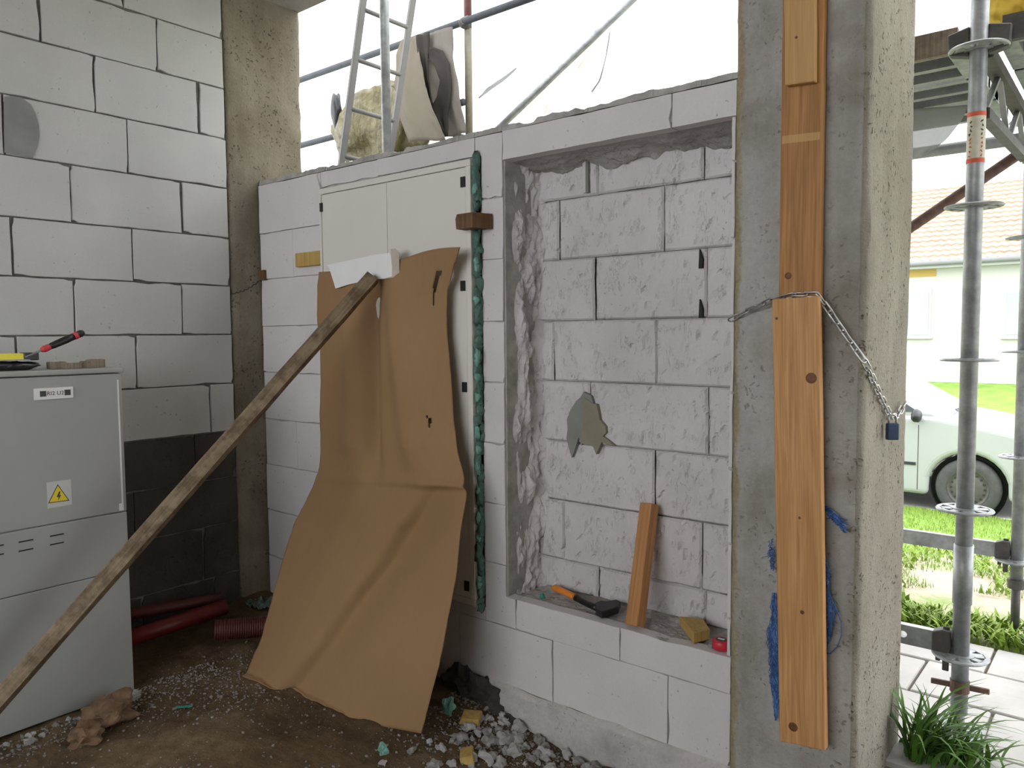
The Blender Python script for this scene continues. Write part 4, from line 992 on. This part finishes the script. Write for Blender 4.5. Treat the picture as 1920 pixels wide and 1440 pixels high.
def ledger(x, y, z, x0, lab, h=.034):
    p = empty('scaffold_ledger', (x, y, z), lab, 'rail', 'horizontal rails of the scaffold'); zc = z + .035
    m = MB(); xa, xb = x0, x - .075; n = 16; hc = xb - .10
    # flat bar with a round hole near its end
    ring = [(hc + .012 * math.cos(2*PI*k/n), zc + .012 * math.sin(2*PI*k/n)) for k in range(n)]
    outer = [(hc + .034 * max(-1, min(1, 1.42 * math.cos(2*PI*k/n))), zc + h * max(-1, min(1, 1.42 * math.sin(2*PI*k/n)))) for k in range(n)]
    for yy in (y - .014, y + .014):
        m.add([Vector((a, yy, b)) for a, b in ring + outer], [(k, (k+1)%n, n+(k+1)%n, n+k) for k in range(n)])
    m.add([Vector((a, yy, b)) for yy in (y - .014, y + .014) for a, b in ring], [(k, (k+1)%n, n+(k+1)%n, n+k) for k in range(n)])
    m.box((xa, y - .014, zc - h), (hc - .034, y + .014, zc + h)); m.box((hc + .034, y - .014, zc - h), (xb, y + .014, zc + h))
    for s in (1, -1): m.add([(hc - .034, y - .014, zc + s*h), (hc + .034, y - .014, zc + s*h), (hc + .034, y + .014, zc + s*h), (hc - .034, y + .014, zc + s*h)], [(0,1,2,3)])
    obj('bar', m, MT['steel'], p)
    hd_ = MB(); f_ = [(x - .085, zc - h), (x - .030, zc - h - .012), (x - .026, zc - .006), (x - .030, zc + h + .010), (x - .055, zc + h + .012), (x - .085, zc + h)]
    hd_.prism([Vector((a, y - .022, b)) for a, b in f_], [Vector((a, y + .022, b)) for a, b in f_]); obj('wedge_head', hd_, MT['steel_dark'], p, bevel=.003)
    wd_ = MB(); wd_.box((x - .054, y - .004, z - .065), (x - .034, y + .004, zc + h + .02)); wd_.box((x - .075, y - .006, z - .035), (x - .060, y + .006, z + .01)); obj('wedge', wd_, MT['steel_dark'], p, bevel=.002)
    return p
ledger(PX, PY, .40, -3.1, 'low flat scaffold rail with a hole joining the near pole')
ledger(PX2, PY2, .465, -3.1, 'flat scaffold rail with a hole joining the far pole at the picture edge')
# long ledger tubes and transoms of the lift under the deck
def tube_thing(p, q, r, name, mat, lab, cat='tube', group='scaffold tubes'):
    return setp(obj(name, MB().tube([p, q], r, 16), MT[mat], smooth=True), lab, cat, group)
X3, X3o = -3.28, -3.70
pole3 = standard(X3, PY, 2.50, 4.4, 'grey scaffold pole standing just beyond the white board, left of centre', (3.4, 3.9), mat='steel')
pole4 = standard(onY(878, 100, PY2).x, PY2, 2.50, 4.4, 'scaffold pole with cream paint and red top behind the hanging cloth', (), mat='paint_white')
z_ = onY(878, 48, PY2).z; obj('red_section', MB().tube([(pole4.location.x, PY2, z_ - .02), (pole4.location.x, PY2, 4.4)], .0268, 20), MT['pole_red'], pole4, smooth=True)
zr = onY(700, 100, PY2 - .055).z
zr = (onY(567, 147, PY2 - .05).z + onY(990, 0, PY2 - .05).z) / 2
tube_thing((-6.2, PY2 - .05, zr), (-1.2, PY2 - .05, zr), .0242, 'guard_rail', 'rail_dark', 'upper grey guard rail behind the low wall carrying the hanging cloth', 'rail')
cl_ = MB(); cl_.blob((pole4.location.x, PY2 - .03, zr), (.045, .05, .045), 3, .3, 2); setp(obj('pole_clamp', cl_, MT['steel_dark']), 'steel clamp joining the guard rail to the painted pole', 'clamp')
zl = onY(567, 272, PY2 - .05).z
tube_thing((-6.2, PY2 - .05, zl), (pole4.location.x, PY2 - .05, zl), .0242, 'guard_rail', 'rail_dark', 'lower grey guard rail at the left of the opening', 'rail')
g0, g1 = onY(930, 246, PY2 + .06), onY(1195, -10, PY2 + .06); g0 = g0 + (g0 - g1) * .25; g1 = g1 + (g1 - g0) * .3
tube_thing(g0, g1, .0242, 'diagonal_brace', 'steel', 'diagonal brace rising to the right above the low wall', 'brace')
d0, d1 = onY(1700, 432, PY2 + .04), onY(1922, 281, PY2 + .04); d0 = d0 + (d0 - d1) * .8; d1 = d1 + (d1 - d0) * .12
tube_thing(d0, d1, .0242, 'diagonal_brace', 'rust', 'rusty diagonal brace in front of the house roof', 'brace')
# ladder on the deck
la0, la1 = onY(641, 300, 3.05), onY(681, 0, 3.05); lb1 = Vector((la1.x - .0, 3.42, la1.z)); lb0 = Vector((la0.x, 3.42, la0.z))
la0 = la0 + (la0 - la1) * .06; lb0 = Vector((la0.x, 3.42, la0.z)); dl = (la1 - la0)
ldr = empty('ladder', tuple(la0), 'aluminium ladder standing on the scaffold deck', 'ladder')
for A_, B2 in ((la0, la0 + dl * 1.7), (lb0, lb0 + dl * 1.7)): obj('rail', MB().obox(A_, B2, .022, .044, (0,1,0)), MT['aluminium'], ldr, bevel=.003)
for k in range(6):
    t_ = .08 + .29 * k; p = la0 + dl * t_; obj('rung', MB().tube([p + Vector((0, .012, 0)), p + Vector((0, .358, 0))], .0135, 12), MT['aluminium'], ldr, smooth=True)
# deck boards
DZ = 2.425
def deck(x0, x1, y0, w, lab):
    p = empty('deck_board', ((x0+x1)/2, y0 + w/2, DZ), lab, 'deck', 'steel deck boards of the scaffold')
    obj('sheet', MB().box((x0, y0, DZ + .045), (x1, y0 + w, DZ + .05)), MT['steel_dark'], p)
    for yy in (y0, y0 + w * .5 - .018, y0 + w - .036): obj('flange', MB().box((x0, yy, DZ), (x1, yy + .036, DZ + .045)), MT['steel_pale'], p)
    for xx in (x0, x1 - .05):
        e = MB(); e.box((xx, y0, DZ - .004), (xx + .05, y0 + w, DZ + .046)); obj('end_cap', e, MT['steel'], p)
    return p
for k in range(3):
    deck(-3.3, -.50, 2.99 + .36 * k, .33, ('steel deck board nearest the wall, left bay', 'middle steel deck board of the left bay', 'outer steel deck board of the left bay')[k])
    deck(-.40, 2.1, 2.99 + .36 * k, .33, ('steel deck board nearest the wall, right bay', 'middle steel deck board of the right bay', 'outer steel deck board of the right bay')[k])
    deck(-6.2, -3.34, 2.99 + .36 * k, .33, ('steel deck board nearest the wall, far left bay', 'middle steel deck board of the far left bay', 'outer steel deck board of the far left bay')[k])
tb = MB(); tb.box((-3.2, 2.955, DZ - .012), (-.515, 2.982, DZ + .068)); setp(obj('toe_board', tb, MT['wood_grey']), 'weathered wooden toe board along the deck, left of the near pole', 'board')
tb = MB(); tb.box((-.39, 2.955, DZ - .008), (2.1, 2.982, DZ + .072)); setp(obj('toe_board', tb, MT['steel_dark']), 'dark toe board along the deck, right of the near pole', 'board')
def transom(x, lab):
    p = empty('transom', (x, PY, 2.36), lab, 'transom', 'transoms under the scaffold deck')
    obj('top_chord', MB().box((x - .022, PY + .03, 2.375), (x + .022, PY2 - .03, 2.415)), MT['steel_dark'], p)
    obj('lower_chord', MB().obox((x, PY + .03, 2.20), (x, PY2 - .03, 2.24), .034, .034), MT['steel_dark'], p)
    for k in range(4):
        ya = PY + .06 + .27 * k; obj('web_bar', MB().obox((x, ya, 2.385 if k % 2 else 2.22), (x, ya + .25, 2.22 if k % 2 else 2.385), .018, .014), MT['steel_pale'], p)
    return p
transom(PX + .015, 'steel lattice transom under the deck at the near pole')
tube_thing((-3.3, PY2, 2.33), (2.0, PY2, 2.33), .027, 'deck_ledger', 'steel_pale', 'pale ledger tube along the outer edge of the deck', 'rail')
# clamp with teeth beside the near pole: wedge couplers
for (x, y, z, lab) in ((PX + .055, PY + .02, 2.43, 'wedge coupler right of the near pole under the deck'), (PX - .055, PY + .01, 2.43, 'wedge coupler left of the near pole under the deck')):
    s = 1 if x > PX else -1; m = MB(); f_ = [(x - .03*s, z - .05), (x + .03*s, z - .035), (x + .035*s, z + .03), (x - .03*s, z + .045)]
    m.prism([Vector((a, y - .022, b)) for a, b in f_], [Vector((a, y + .022, b)) for a, b in f_]); o = setp(obj('wedge_coupler', m, MT['steel_dark'], bevel=.004), lab, 'coupler', 'wedge couplers')
# ---- netting and stuff hanging on the scaffold
def sheet(pl, pr, y0, dy, seed, nu=20, nv=30, amp=.02, yl=None):
    """ruled cloth between a left and a right pixel polyline on the plane y0"""
    def along(pts, q):
        x = q * (len(pts) - 1); i = min(int(x), len(pts) - 2); t_ = x - i; return (pts[i][0] + (pts[i+1][0]-pts[i][0])*t_, pts[i][1] + (pts[i+1][1]-pts[i][1])*t_)
    def fn(s, q):
        a, b = along(pl, q), along(pr, q); p = onY(a[0] + (b[0]-a[0])*s, a[1] + (b[1]-a[1])*s, y0 + dy * q)
        p.y += amp * math.sin(s * 7 + seed) * (.4 + q) + amp * fbm((s * 2 + seed, q * 2, 0), 2); return p
    return MB().grid(fn, nu, nv)
ns = MB(); ns.grid(lambda s, q: (-7 + 9.5 * s, 4.32 + .06 * math.sin(s * 60) * (1 - q * .5) + .09 * fbm((s * 9, q * 2, 0), 1.6), 2.52 + 3.2 * q), 190, 50)
setp(obj('scaffold_net', ns, MT['net'], smooth=True), 'white scaffold netting hanging behind the scaffold', 'net')
nto = bpy.data.objects['scaffold_net']
MT['net_yellow'] = net_mat('yellow_net_fold', (.50,.40,.06), (.62,.55,.20), .3); MT['net_tear'] = net_mat('net_tear', (.10,.10,.105), (.16,.16,.16), .1)
obj('yellow_fold', sheet([(1104,-20),(1106,20),(1112,60),(1100,95),(1080,130)], [(1124,-20),(1126,20),(1124,60),(1118,95),(1090,128)], 4.18, 0, 1, 8, 20, .01), MT['net_yellow'], nto, smooth=True)
obj('yellow_fold', sheet([(1036,165),(1024,190),(1020,212)], [(1050,165),(1034,190),(1026,212)], 4.18, 0, 1, 6, 12, .01), MT['net_yellow'], nto, smooth=True)
obj('net_tear', sheet([(968,126),(940,146),(912,164),(896,184)], [(969,128),(945,151),(920,168),(898,184)], 4.18, 0, 1, 6, 14, .006), MT['net_tear'], nto, smooth=True)
obj('net_tear', sheet([(1142,60),(1136,100),(1124,150),(1108,172)], [(1144,60),(1138,100),(1126,150),(1110,173)], 4.18, 0, 1, 4, 14, .006), MT['net_tear'], nto, smooth=True)
yh = PY2 - .10
setp(obj('plastic_sheet', sheet([(752,75),(742,100),(736,160),(742,210),(762,266)], [(781,66),(787,110),(796,160),(812,210),(834,262)], yh, -.42, 2, 20, 30, .018), MT['sheet'], smooth=True, solid=.002), 'cream plastic sheet hanging from the guard rail', 'sheet')
cl = setp(obj('patterned_cloth', sheet([(781,66),(785,105),(792,150),(803,195),(836,258)], [(849,50),(850,105),(860,150),(866,200),(876,250)], yh - .02, -.06, 5, 20, 30, .014), MT['cloth_pale'], smooth=True, solid=.002), 'pale cloth with brown curved pattern hanging from the guard rail', 'cloth')
obj('brown_border', sheet([(781,66),(785,105),(792,150),(803,195),(828,256)], [(806,60),(804,100),(806,150),(812,190),(840,256)], yh - .045, -.06, 5, 8, 24, .012), MT['cloth'], cl, smooth=True, solid=.002)
obj('brown_curve', sheet([(806,92),(803,108),(818,128),(826,150),(822,180),(812,200),(824,256)], [(812,88),(830,95),(845,120),(848,150),(846,190),(840,220),(842,256)], yh - .05, -.06, 5, 8, 24, .010), MT['cloth'], cl, smooth=True, solid=.002)
bg = MB()
c0 = onY(708, 236, 3.84); bg.blob(c0, (.45, .14, .29), 6, .28, 4, 1.5)
for v_ in bg.v:
    k_ = .035 * fbm(v_, 7, 4) + .012 * abs(noise.noise(Vector((v_.x * 16, v_.y * 16, v_.z * 5)))); v_.y -= k_; v_.z += k_ * .6
bgo = setp(obj('net_bag', bg, MT['bag'], smooth=True), 'bulging yellow net bag standing on the scaffold deck', 'bag')
nk = MB(); p = onY(630, 205, 3.74); nk.blob(p, (.045, .04, .13), 9, .3, 3); obj('bag_mouth', nk, MT['black_soft'], bgo, smooth=True)
setp(obj('rolled_fabric', MB().blob(Vector((onY(862, 250, 3.75).x, 3.75, 2.475 + .13)), (.12, .10, .16), 4, .3, 3), MT['cloth'], smooth=True), 'grey-brown rolled fabric on the deck at the foot of the painted pole', 'fabric')
setp(obj('yellow_tarp', sheet([(1868,-40),(1852,10),(1850,55)], [(1960,-40),(1950,0),(1925,45)], 3.9, 0, 3, 14, 14, .03), MT['tarp'], smooth=True, solid=.003), 'yellow tarpaulin above the deck at the top right corner', 'tarpaulin')
setp(obj('net_flap', sheet([(1700,205),(1700,245),(1700,285),(1700,300)], [(1820,196),(1802,228),(1775,262),(1740,290)], 3.64, .05, 3, 14, 14, .01), MT['white_net'], smooth=True, solid=.002), 'white mesh flap hanging below the deck beside the front column', 'net')

# ================================================================== OUTSIDE: GROUND, CAR, HOUSE
def gz(y): 
    for (a, za), (b, zb) in zip(GP[:-1], GP[1:]):
        if y <= b: return za + (zb - za) * (y - a) / (b - a)
    return GP[-1][1]
GP = [(0, .10), (3.85, .10), (4.6, .08), (9.2, -.42), (19.6, -.48), (21.0, -.40), (26.5, -.02), (60, .3)]
gl = MB()
def lawnf(s, q):
    x = -9 + 14 * s; y = 3.78 + 5.3 * q; return (x, y, gz(y) + (.03 * fbm((x, y, 0), 1.2) + .012 * fbm((x, y, 4), 7)) * min(1, (y - 3.7) * 3))
gl.grid(lawnf, 200, 90); setp(obj('ground_lawn', gl, MT['lawn'], smooth=True), 'sandy patchy lawn between scaffold and street', kind='structure')
sb = MB(); sb.box((-6, 2.56, -.2), (6, 3.86, .105)); setp(obj('pavement', sb, MT['sand_joint']), 'pavement of pale concrete slabs with sandy joints', kind='structure'); pv = bpy.data.objects['pavement']
PM = {}
rp = random.Random(3)
for (y0, y1, off) in ((2.60, 2.84, .1), (2.84, 3.185, .12), (3.185, 3.53, -.66), (3.53, 3.84, -.455)):
    x = off - 3.0
    while x < 3.0:
        m = MB(); dz = rp.gauss(0, .0025); m.box((x + .006, y0 + .006, .09), (x + .494, y1 - .006, GZ - .003 + dz)); obj('paver', m, MT['paver'], pv, bevel=.004); x += .5
rd = MB(); rd.grid(lambda s, q: (-60 + 120 * s, 9.05 + 10.6 * q, gz(9.05 + 10.6 * q) + .004), 2, 10); setp(obj('street', rd, MT['road']), 'pale street surface beyond the lawn', kind='structure')
vg = MB(); vg.grid(lambda s, q: (-60 + 120 * s, 19.6 + 50 * q, gz(19.6 + 50 * q)), 20, 60); setp(obj('ground_verge', vg, MT['verge'], smooth=True), 'green verge across the street', kind='structure')
ap = MB(); ap.grid(lambda s, q: (-60 + 120 * s, 2.3 + 7 * q, min(-.45, gz(2.3 + 7 * q) - .3)), 2, 4); setp(obj('ground_base', ap, MT['lawn']), 'earth around the building', kind='structure')
# grass and weeds on the lawn
gb = MB(); rg = random.Random(9); gw = MB()
def blade(m, x, y, z, h, lean, az, w):
    dx, dy = math.cos(az), math.sin(az); sx, sy = -dy * w, dx * w
    P = [(0, 0), (.5, .3), (1, 1)]
    v_ = []
    for t_, k in P:
        px, py, pz = x + dx * lean * k, y + dy * lean * k, z + h * (t_ - .18 * k * lean / max(h, .01)); ww = 1 - t_ * .92
        v_ += [(px - sx*ww, py - sy*ww, pz), (px + sx*ww, py + sy*ww, pz)]
    m.add(v_, [(0,1,3,2), (2,3,5,4)])
for k in range(26000):
    y = 3.86 + 5.1 * rg.random() ** 1.2; x = rg.uniform(-2.6 - .1 * y, .35 + .05 * y)
    f_ = fbm((x, y, 0), 1.1, 3)
    if y < 6.3 and f_ < (.0 if y > 4.3 else -.12) : continue
    h = rg.uniform(.02, .05); blade(gb, x, y, gz(y) + .01, h, rg.uniform(0, .04), rg.uniform(0, 6.3), rg.uniform(.002, .004))
for k in range(1500):
    y = 3.86 + abs(rg.gauss(0, .22)) if k < 1000 else rg.uniform(4, 6.3); x = rg.uniform(-1.6, .3); 
    if y > 4.2 and fbm((x, y, 0), 1.1, 3) < .02: continue
    for j in range(3): blade(gw, x, y, gz(y) + .01 + .02 * j, .05, rg.uniform(.03, .06), rg.uniform(0, 6.3), rg.uniform(.008, .014))
setp(obj('lawn_grass', gb, MT['grass_dry']), 'short yellow-green grass on the lawn beside the street', 'grass', kind='stuff')
setp(obj('leafy_weeds', gw, MT['grass_dry']), 'leafy bright green weeds along the pavement edge', 'weeds', kind='stuff')
# tall grass at the foot of the front column
def tuft(cx, cy, n, hmax, seed, lab, spread=.05, lx=0.0):
    r = random.Random(seed); m = MB()
    for k in range(n):
        az = r.uniform(0, 2*PI); h = hmax * r.uniform(.4, 1); ln = h * r.uniform(.25, .95); w = r.uniform(.003, .0095); x, y = cx + r.gauss(0, spread), cy + r.gauss(0, spread * .6)
        dx, dy = math.cos(az) + lx, math.sin(az) * .6; l_ = math.hypot(dx, dy); dx /= l_; dy /= l_; v_ = []; n_ = 7
        for j in range(n_ + 1):
            t_ = j / n_; ww = w * (1 - t_ ** 2.2) * (.6 + 1.2 * min(t_, .4)) + .0004; px = x + dx * ln * t_ ** 1.8; py = y + dy * ln * t_ ** 1.8; pz = .10 + h * (t_ - .45 * (ln / h) * t_ ** 3)
            v_ += [(px - dy*ww, py + dx*ww, pz), (px + dy*ww, py - dx*ww, pz)]
        m.add(v_, [(2*j, 2*j+1, 2*j+3, 2*j+2) for j in range(n_)])
    return setp(obj('grass_tuft', m, MT['grass'], smooth=True), lab, 'grass', 'tall grass tufts by the front column')
tuft(-.535, 2.66, 60, .40, 1, 'tall grass tuft hugging the foot of the front column', .02, .75)
tuft(-.475, 2.70, 90, .30, 2, 'dense grass tuft between the front column and the near pole', .04, .45)
tuft(-.41, 2.76, 80, .20, 3, 'low spreading grass tuft in front of the near pole base', .05, .6)

# ---- parked silver car
YN = 9.0; GC = gz(9.3) - .01; WX = -1.367; WR = .302; YS = YN
car = empty('car', (WX - 1.3, YN + .85, GC), 'silver parked car seen behind the near scaffold pole', 'car')
zc = lambda h: GC + h
def arch(cx, r, n=14): return [(cx + r * math.cos(PI - PI * k / n), zc(.30) + r * math.sin(PI - PI * k / n)) for k in range(n + 1)]
RX = WX - 2.60; ra = .36
side = [(RX - .80, zc(.35)), (RX - .78, zc(.22)), (RX - ra, zc(.20))] + arch(RX, ra)[1:-1] + [(RX + ra, zc(.20)), (WX - ra, zc(.19))] + arch(WX, ra)[1:-1] + [(WX + ra, zc(.20)), (WX + .82, zc(.22)), (WX + .88, zc(.40)), (WX + .86, zc(.62)), (WX + .74, zc(.76)), (WX + .40, zc(.90)), (WX - .02, zc(.985)), (WX - .28, zc(1.02)), (RX - .30, zc(1.0)), (RX - .72, zc(.95)), (RX - .80, zc(.7))]
n = len(side); m = MB(); W = 1.72
secs = [(0.0, 1.0, 0), (.04, 1.0, 0)]
ys = [YS + .05, YS, YS, YS + .06]
f_ = [Vector((a, YS, b)) for a, b in side]; bk = [Vector((a, YS + W, b)) for a, b in side]
m.prism(f_, bk); obj('body_shell', m, MT['car'], car, bevel=.055, seg=4)
gh = [(WX - .18, zc(.99)), (WX - .95, zc(1.44)), (WX - 1.25, zc(1.47)), (WX - 2.45, zc(1.45)), (WX - 3.10, zc(1.02))]
m = MB(); m.prism([Vector((a, YS + .06 + .26 * max(0, (b - zc(1.0))) , b)) for a, b in gh], [Vector((a, YS + W - .06 - .26 * max(0, (b - zc(1.0))), b)) for a, b in gh]); obj('greenhouse', m, MT['car'], car, bevel=.05, seg=3)
def glass_quad(p, name='side_window'):
    m = MB(); q = [Vector(v_) for v_ in p]; nrm = (q[1]-q[0]).cross(q[2]-q[0]).normalized() * .008; m.prism([v_ + nrm for v_ in q], [v_ - nrm for v_ in q]); return obj(name, m, MT['glass'], car)
sy = lambda z: YS + .055 + .26 * max(0, z - zc(1.0))
for a0, a1, b0, b1 in ((WX - .48, WX - 1.25, WX - 1.0, WX - 1.28), (WX - 1.33, WX - 2.2, WX - 1.36, WX - 2.2)):
    glass_quad([(a0, sy(zc(1.06)) - .004, zc(1.06)), (a1, sy(zc(1.06)) - .004, zc(1.06)), (b1, sy(zc(1.38)) - .004, zc(1.38)), (b0, sy(zc(1.38)) - .004, zc(1.38))])
glass_quad([(WX - .22, YS + .17, zc(1.02)), (WX - .22, YS + W - .17, zc(1.02)), (WX - .92, YS + W - .26, zc(1.425)), (WX - .92, YS + .26, zc(1.425))], 'windscreen').data.materials[0] = MT['windscreen']
obj('wiper', MB().tube([(WX - .10, YS + .35, zc(1.025)), (WX - .24, YS + .75, zc(1.05)), (WX - .15, YS + 1.1, zc(1.04))], .010, 6), MT['black'], car)
obj('mirror', MB().blob((WX - .47, YS - .07, zc(1.03)), (.05, .10, .07), 2, .1, 3), MT['black'], car, smooth=True)
def gapline(p, q, w=.006): return obj('panel_gap', MB().obox(p, q, .004, w, (0,1,0)) if abs(p[2]-q[2]) < .01 else MB().box((p[0] - w/2, YS - .002, min(p[2], q[2])), (p[0] + w/2, YS + .01, max(p[2], q[2]))), MT['gap'], car)
gapline((WX - .46, YS, zc(.24)), (WX - .46, YS, zc(.93))); gapline((WX - 1.55, YS, zc(.24)), (WX - 1.55, YS, zc(.93)))
obj('door_moulding', MB().box((WX - 1.5, YS - .010, zc(.50)), (WX - .48, YS + .004, zc(.53))), MT['gap'], car)
obj('bumper_gap', MB().box((WX + .42, YS - .002, zc(.58)), (WX + .84, YS + .01, zc(.586))), MT['gap'], car)
for cx in (WX, RX):
    for yy, sg in ((YS + .04, 1), (YS + W - .24, -1)):
        wh = obj('wheel', MB().lathe([(.19, .0), (.225, -.012), (.285, -.006), (WR, .03), (WR, .17), (.28, .20), (.19, .20)], (cx, yy, GC + WR - .004), (0, 1, 0), 40), MT['tyre'], car, smooth=True)
        if sg > 0:
            obj('rim', MB().lathe([(0, -.008), (.04, -.008), (.10, .004), (.135, .008), (.165, .022), (.180, .010), (.196, -.004), (.200, .02)], (cx, yy, GC + WR - .004), (0, 1, 0), 40), MT['rim'], wh, smooth=True)
            for k in range(18):
                a = 2*PI*k/18; obj('rim_hole', MB().lathe([(0, -.003), (.0105, -.003), (.012, .006)], (cx + .150 * math.cos(a), yy + .012, GC + WR - .004 + .150 * math.sin(a)), (0, 1, 0), 10), MT['gap'], wh)
        obj('wheel_well', MB().lathe([(0, .12), (.345, .12), (.35, .0)], (cx, yy, GC + WR - .004), (0, 1, 0), 32), MT['gap'], car)

# ---- house across the street
HY = 26.0; hz0, hze = .02, 3.49
hs = empty('house', (-5, HY + 5, 0), 'white rendered house with pale tiled roof across the street', 'house')
obj('wall', MB().box((-24, HY, -.3), (14, HY + 10, hze)), MT['house'], hs)
obj('plinth', MB().box((-24.02, HY - .05, -.3), (14.02, HY + .1, .53)), MT['plinth_grey'], hs)
a, c = onY(1690, 501, HY), onY(1755, 518, HY); obj('yellow_panel', MB().box((-9.5, HY - .02, c.z), (c.x, HY + .05, a.z)), MT['house_yellow'], hs)
for (u0, v0, u1, v1) in ((1883, 545, 1960, 632), (1668, 545, 1745, 632), (2080, 545, 2150, 632), (1440, 545, 1510, 632)):
    a, c = onY(u0, v0, HY), onY(u1, v1, HY); w = obj('window', MB().box((a.x, HY - .03, c.z), (c.x, HY + .05, a.z)), MT['frame'], hs)
    mx = (a.x + c.x) / 2
    for x0, x1 in ((a.x + .07, mx - .04), (mx + .04, c.x - .07)): obj('pane', MB().box((x0, HY - .045, c.z + .07), (x1, HY - .02, a.z - .07)), MT['pane'], w)
    obj('window_sill', MB().box((a.x - .06, HY - .12, c.z - .05), (c.x + .06, HY + .02, c.z)), MT['frame'], w)
rz1 = 6.55; ry1 = HY + 5.2; ry0 = HY - .45; rz0 = hze - .02; NR = 17
obj('roof_deck', MB().prism([Vector((-24.4, ry0, rz0)), Vector((-24.4, ry1, rz1)), Vector((-24.4, 2 * ry1 - ry0, rz0))], [Vector((14.4, ry0, rz0)), Vector((14.4, ry1, rz1)), Vector((14.4, 2 * ry1 - ry0, rz0))]), MT['tiles'], hs)
for k in range(NR):
    t0, t1 = k / NR, (k + 1) / NR; m = MB(); nseg = 190; pts0 = []
    def rp_(s, q):
        x = -15 + 18 * s; t_ = t0 + (t1 - t0) * q * 1.06; y = ry0 + (ry1 - ry0) * t_; z = rz0 + (rz1 - rz0) * t_
        h = .065 - .045 * q + .018 * math.sin(x * 2 * PI / .24); return (x, y - h * .5, z + h)
    m.grid(rp_, 300, 1); e = MB()
    e.grid(lambda s, q: Vector(rp_(s, 0)) - Vector((0, -.02 * q, .06 * q)), 300, 1); m.add(e.v, e.f)
    obj('tile_row', m, MT['tiles'], hs)
obj('gutter', MB().tube([(-24.4, ry0 - .08, rz0 - .02), (14.4, ry0 - .08, rz0 - .02)], .075, 12), MT['gutter'], hs, smooth=True)
obj('eaves_board', MB().box((-24.3, ry0, rz0 - .16), (14.3, HY + .05, rz0 - .02)), MT['frame'], hs)
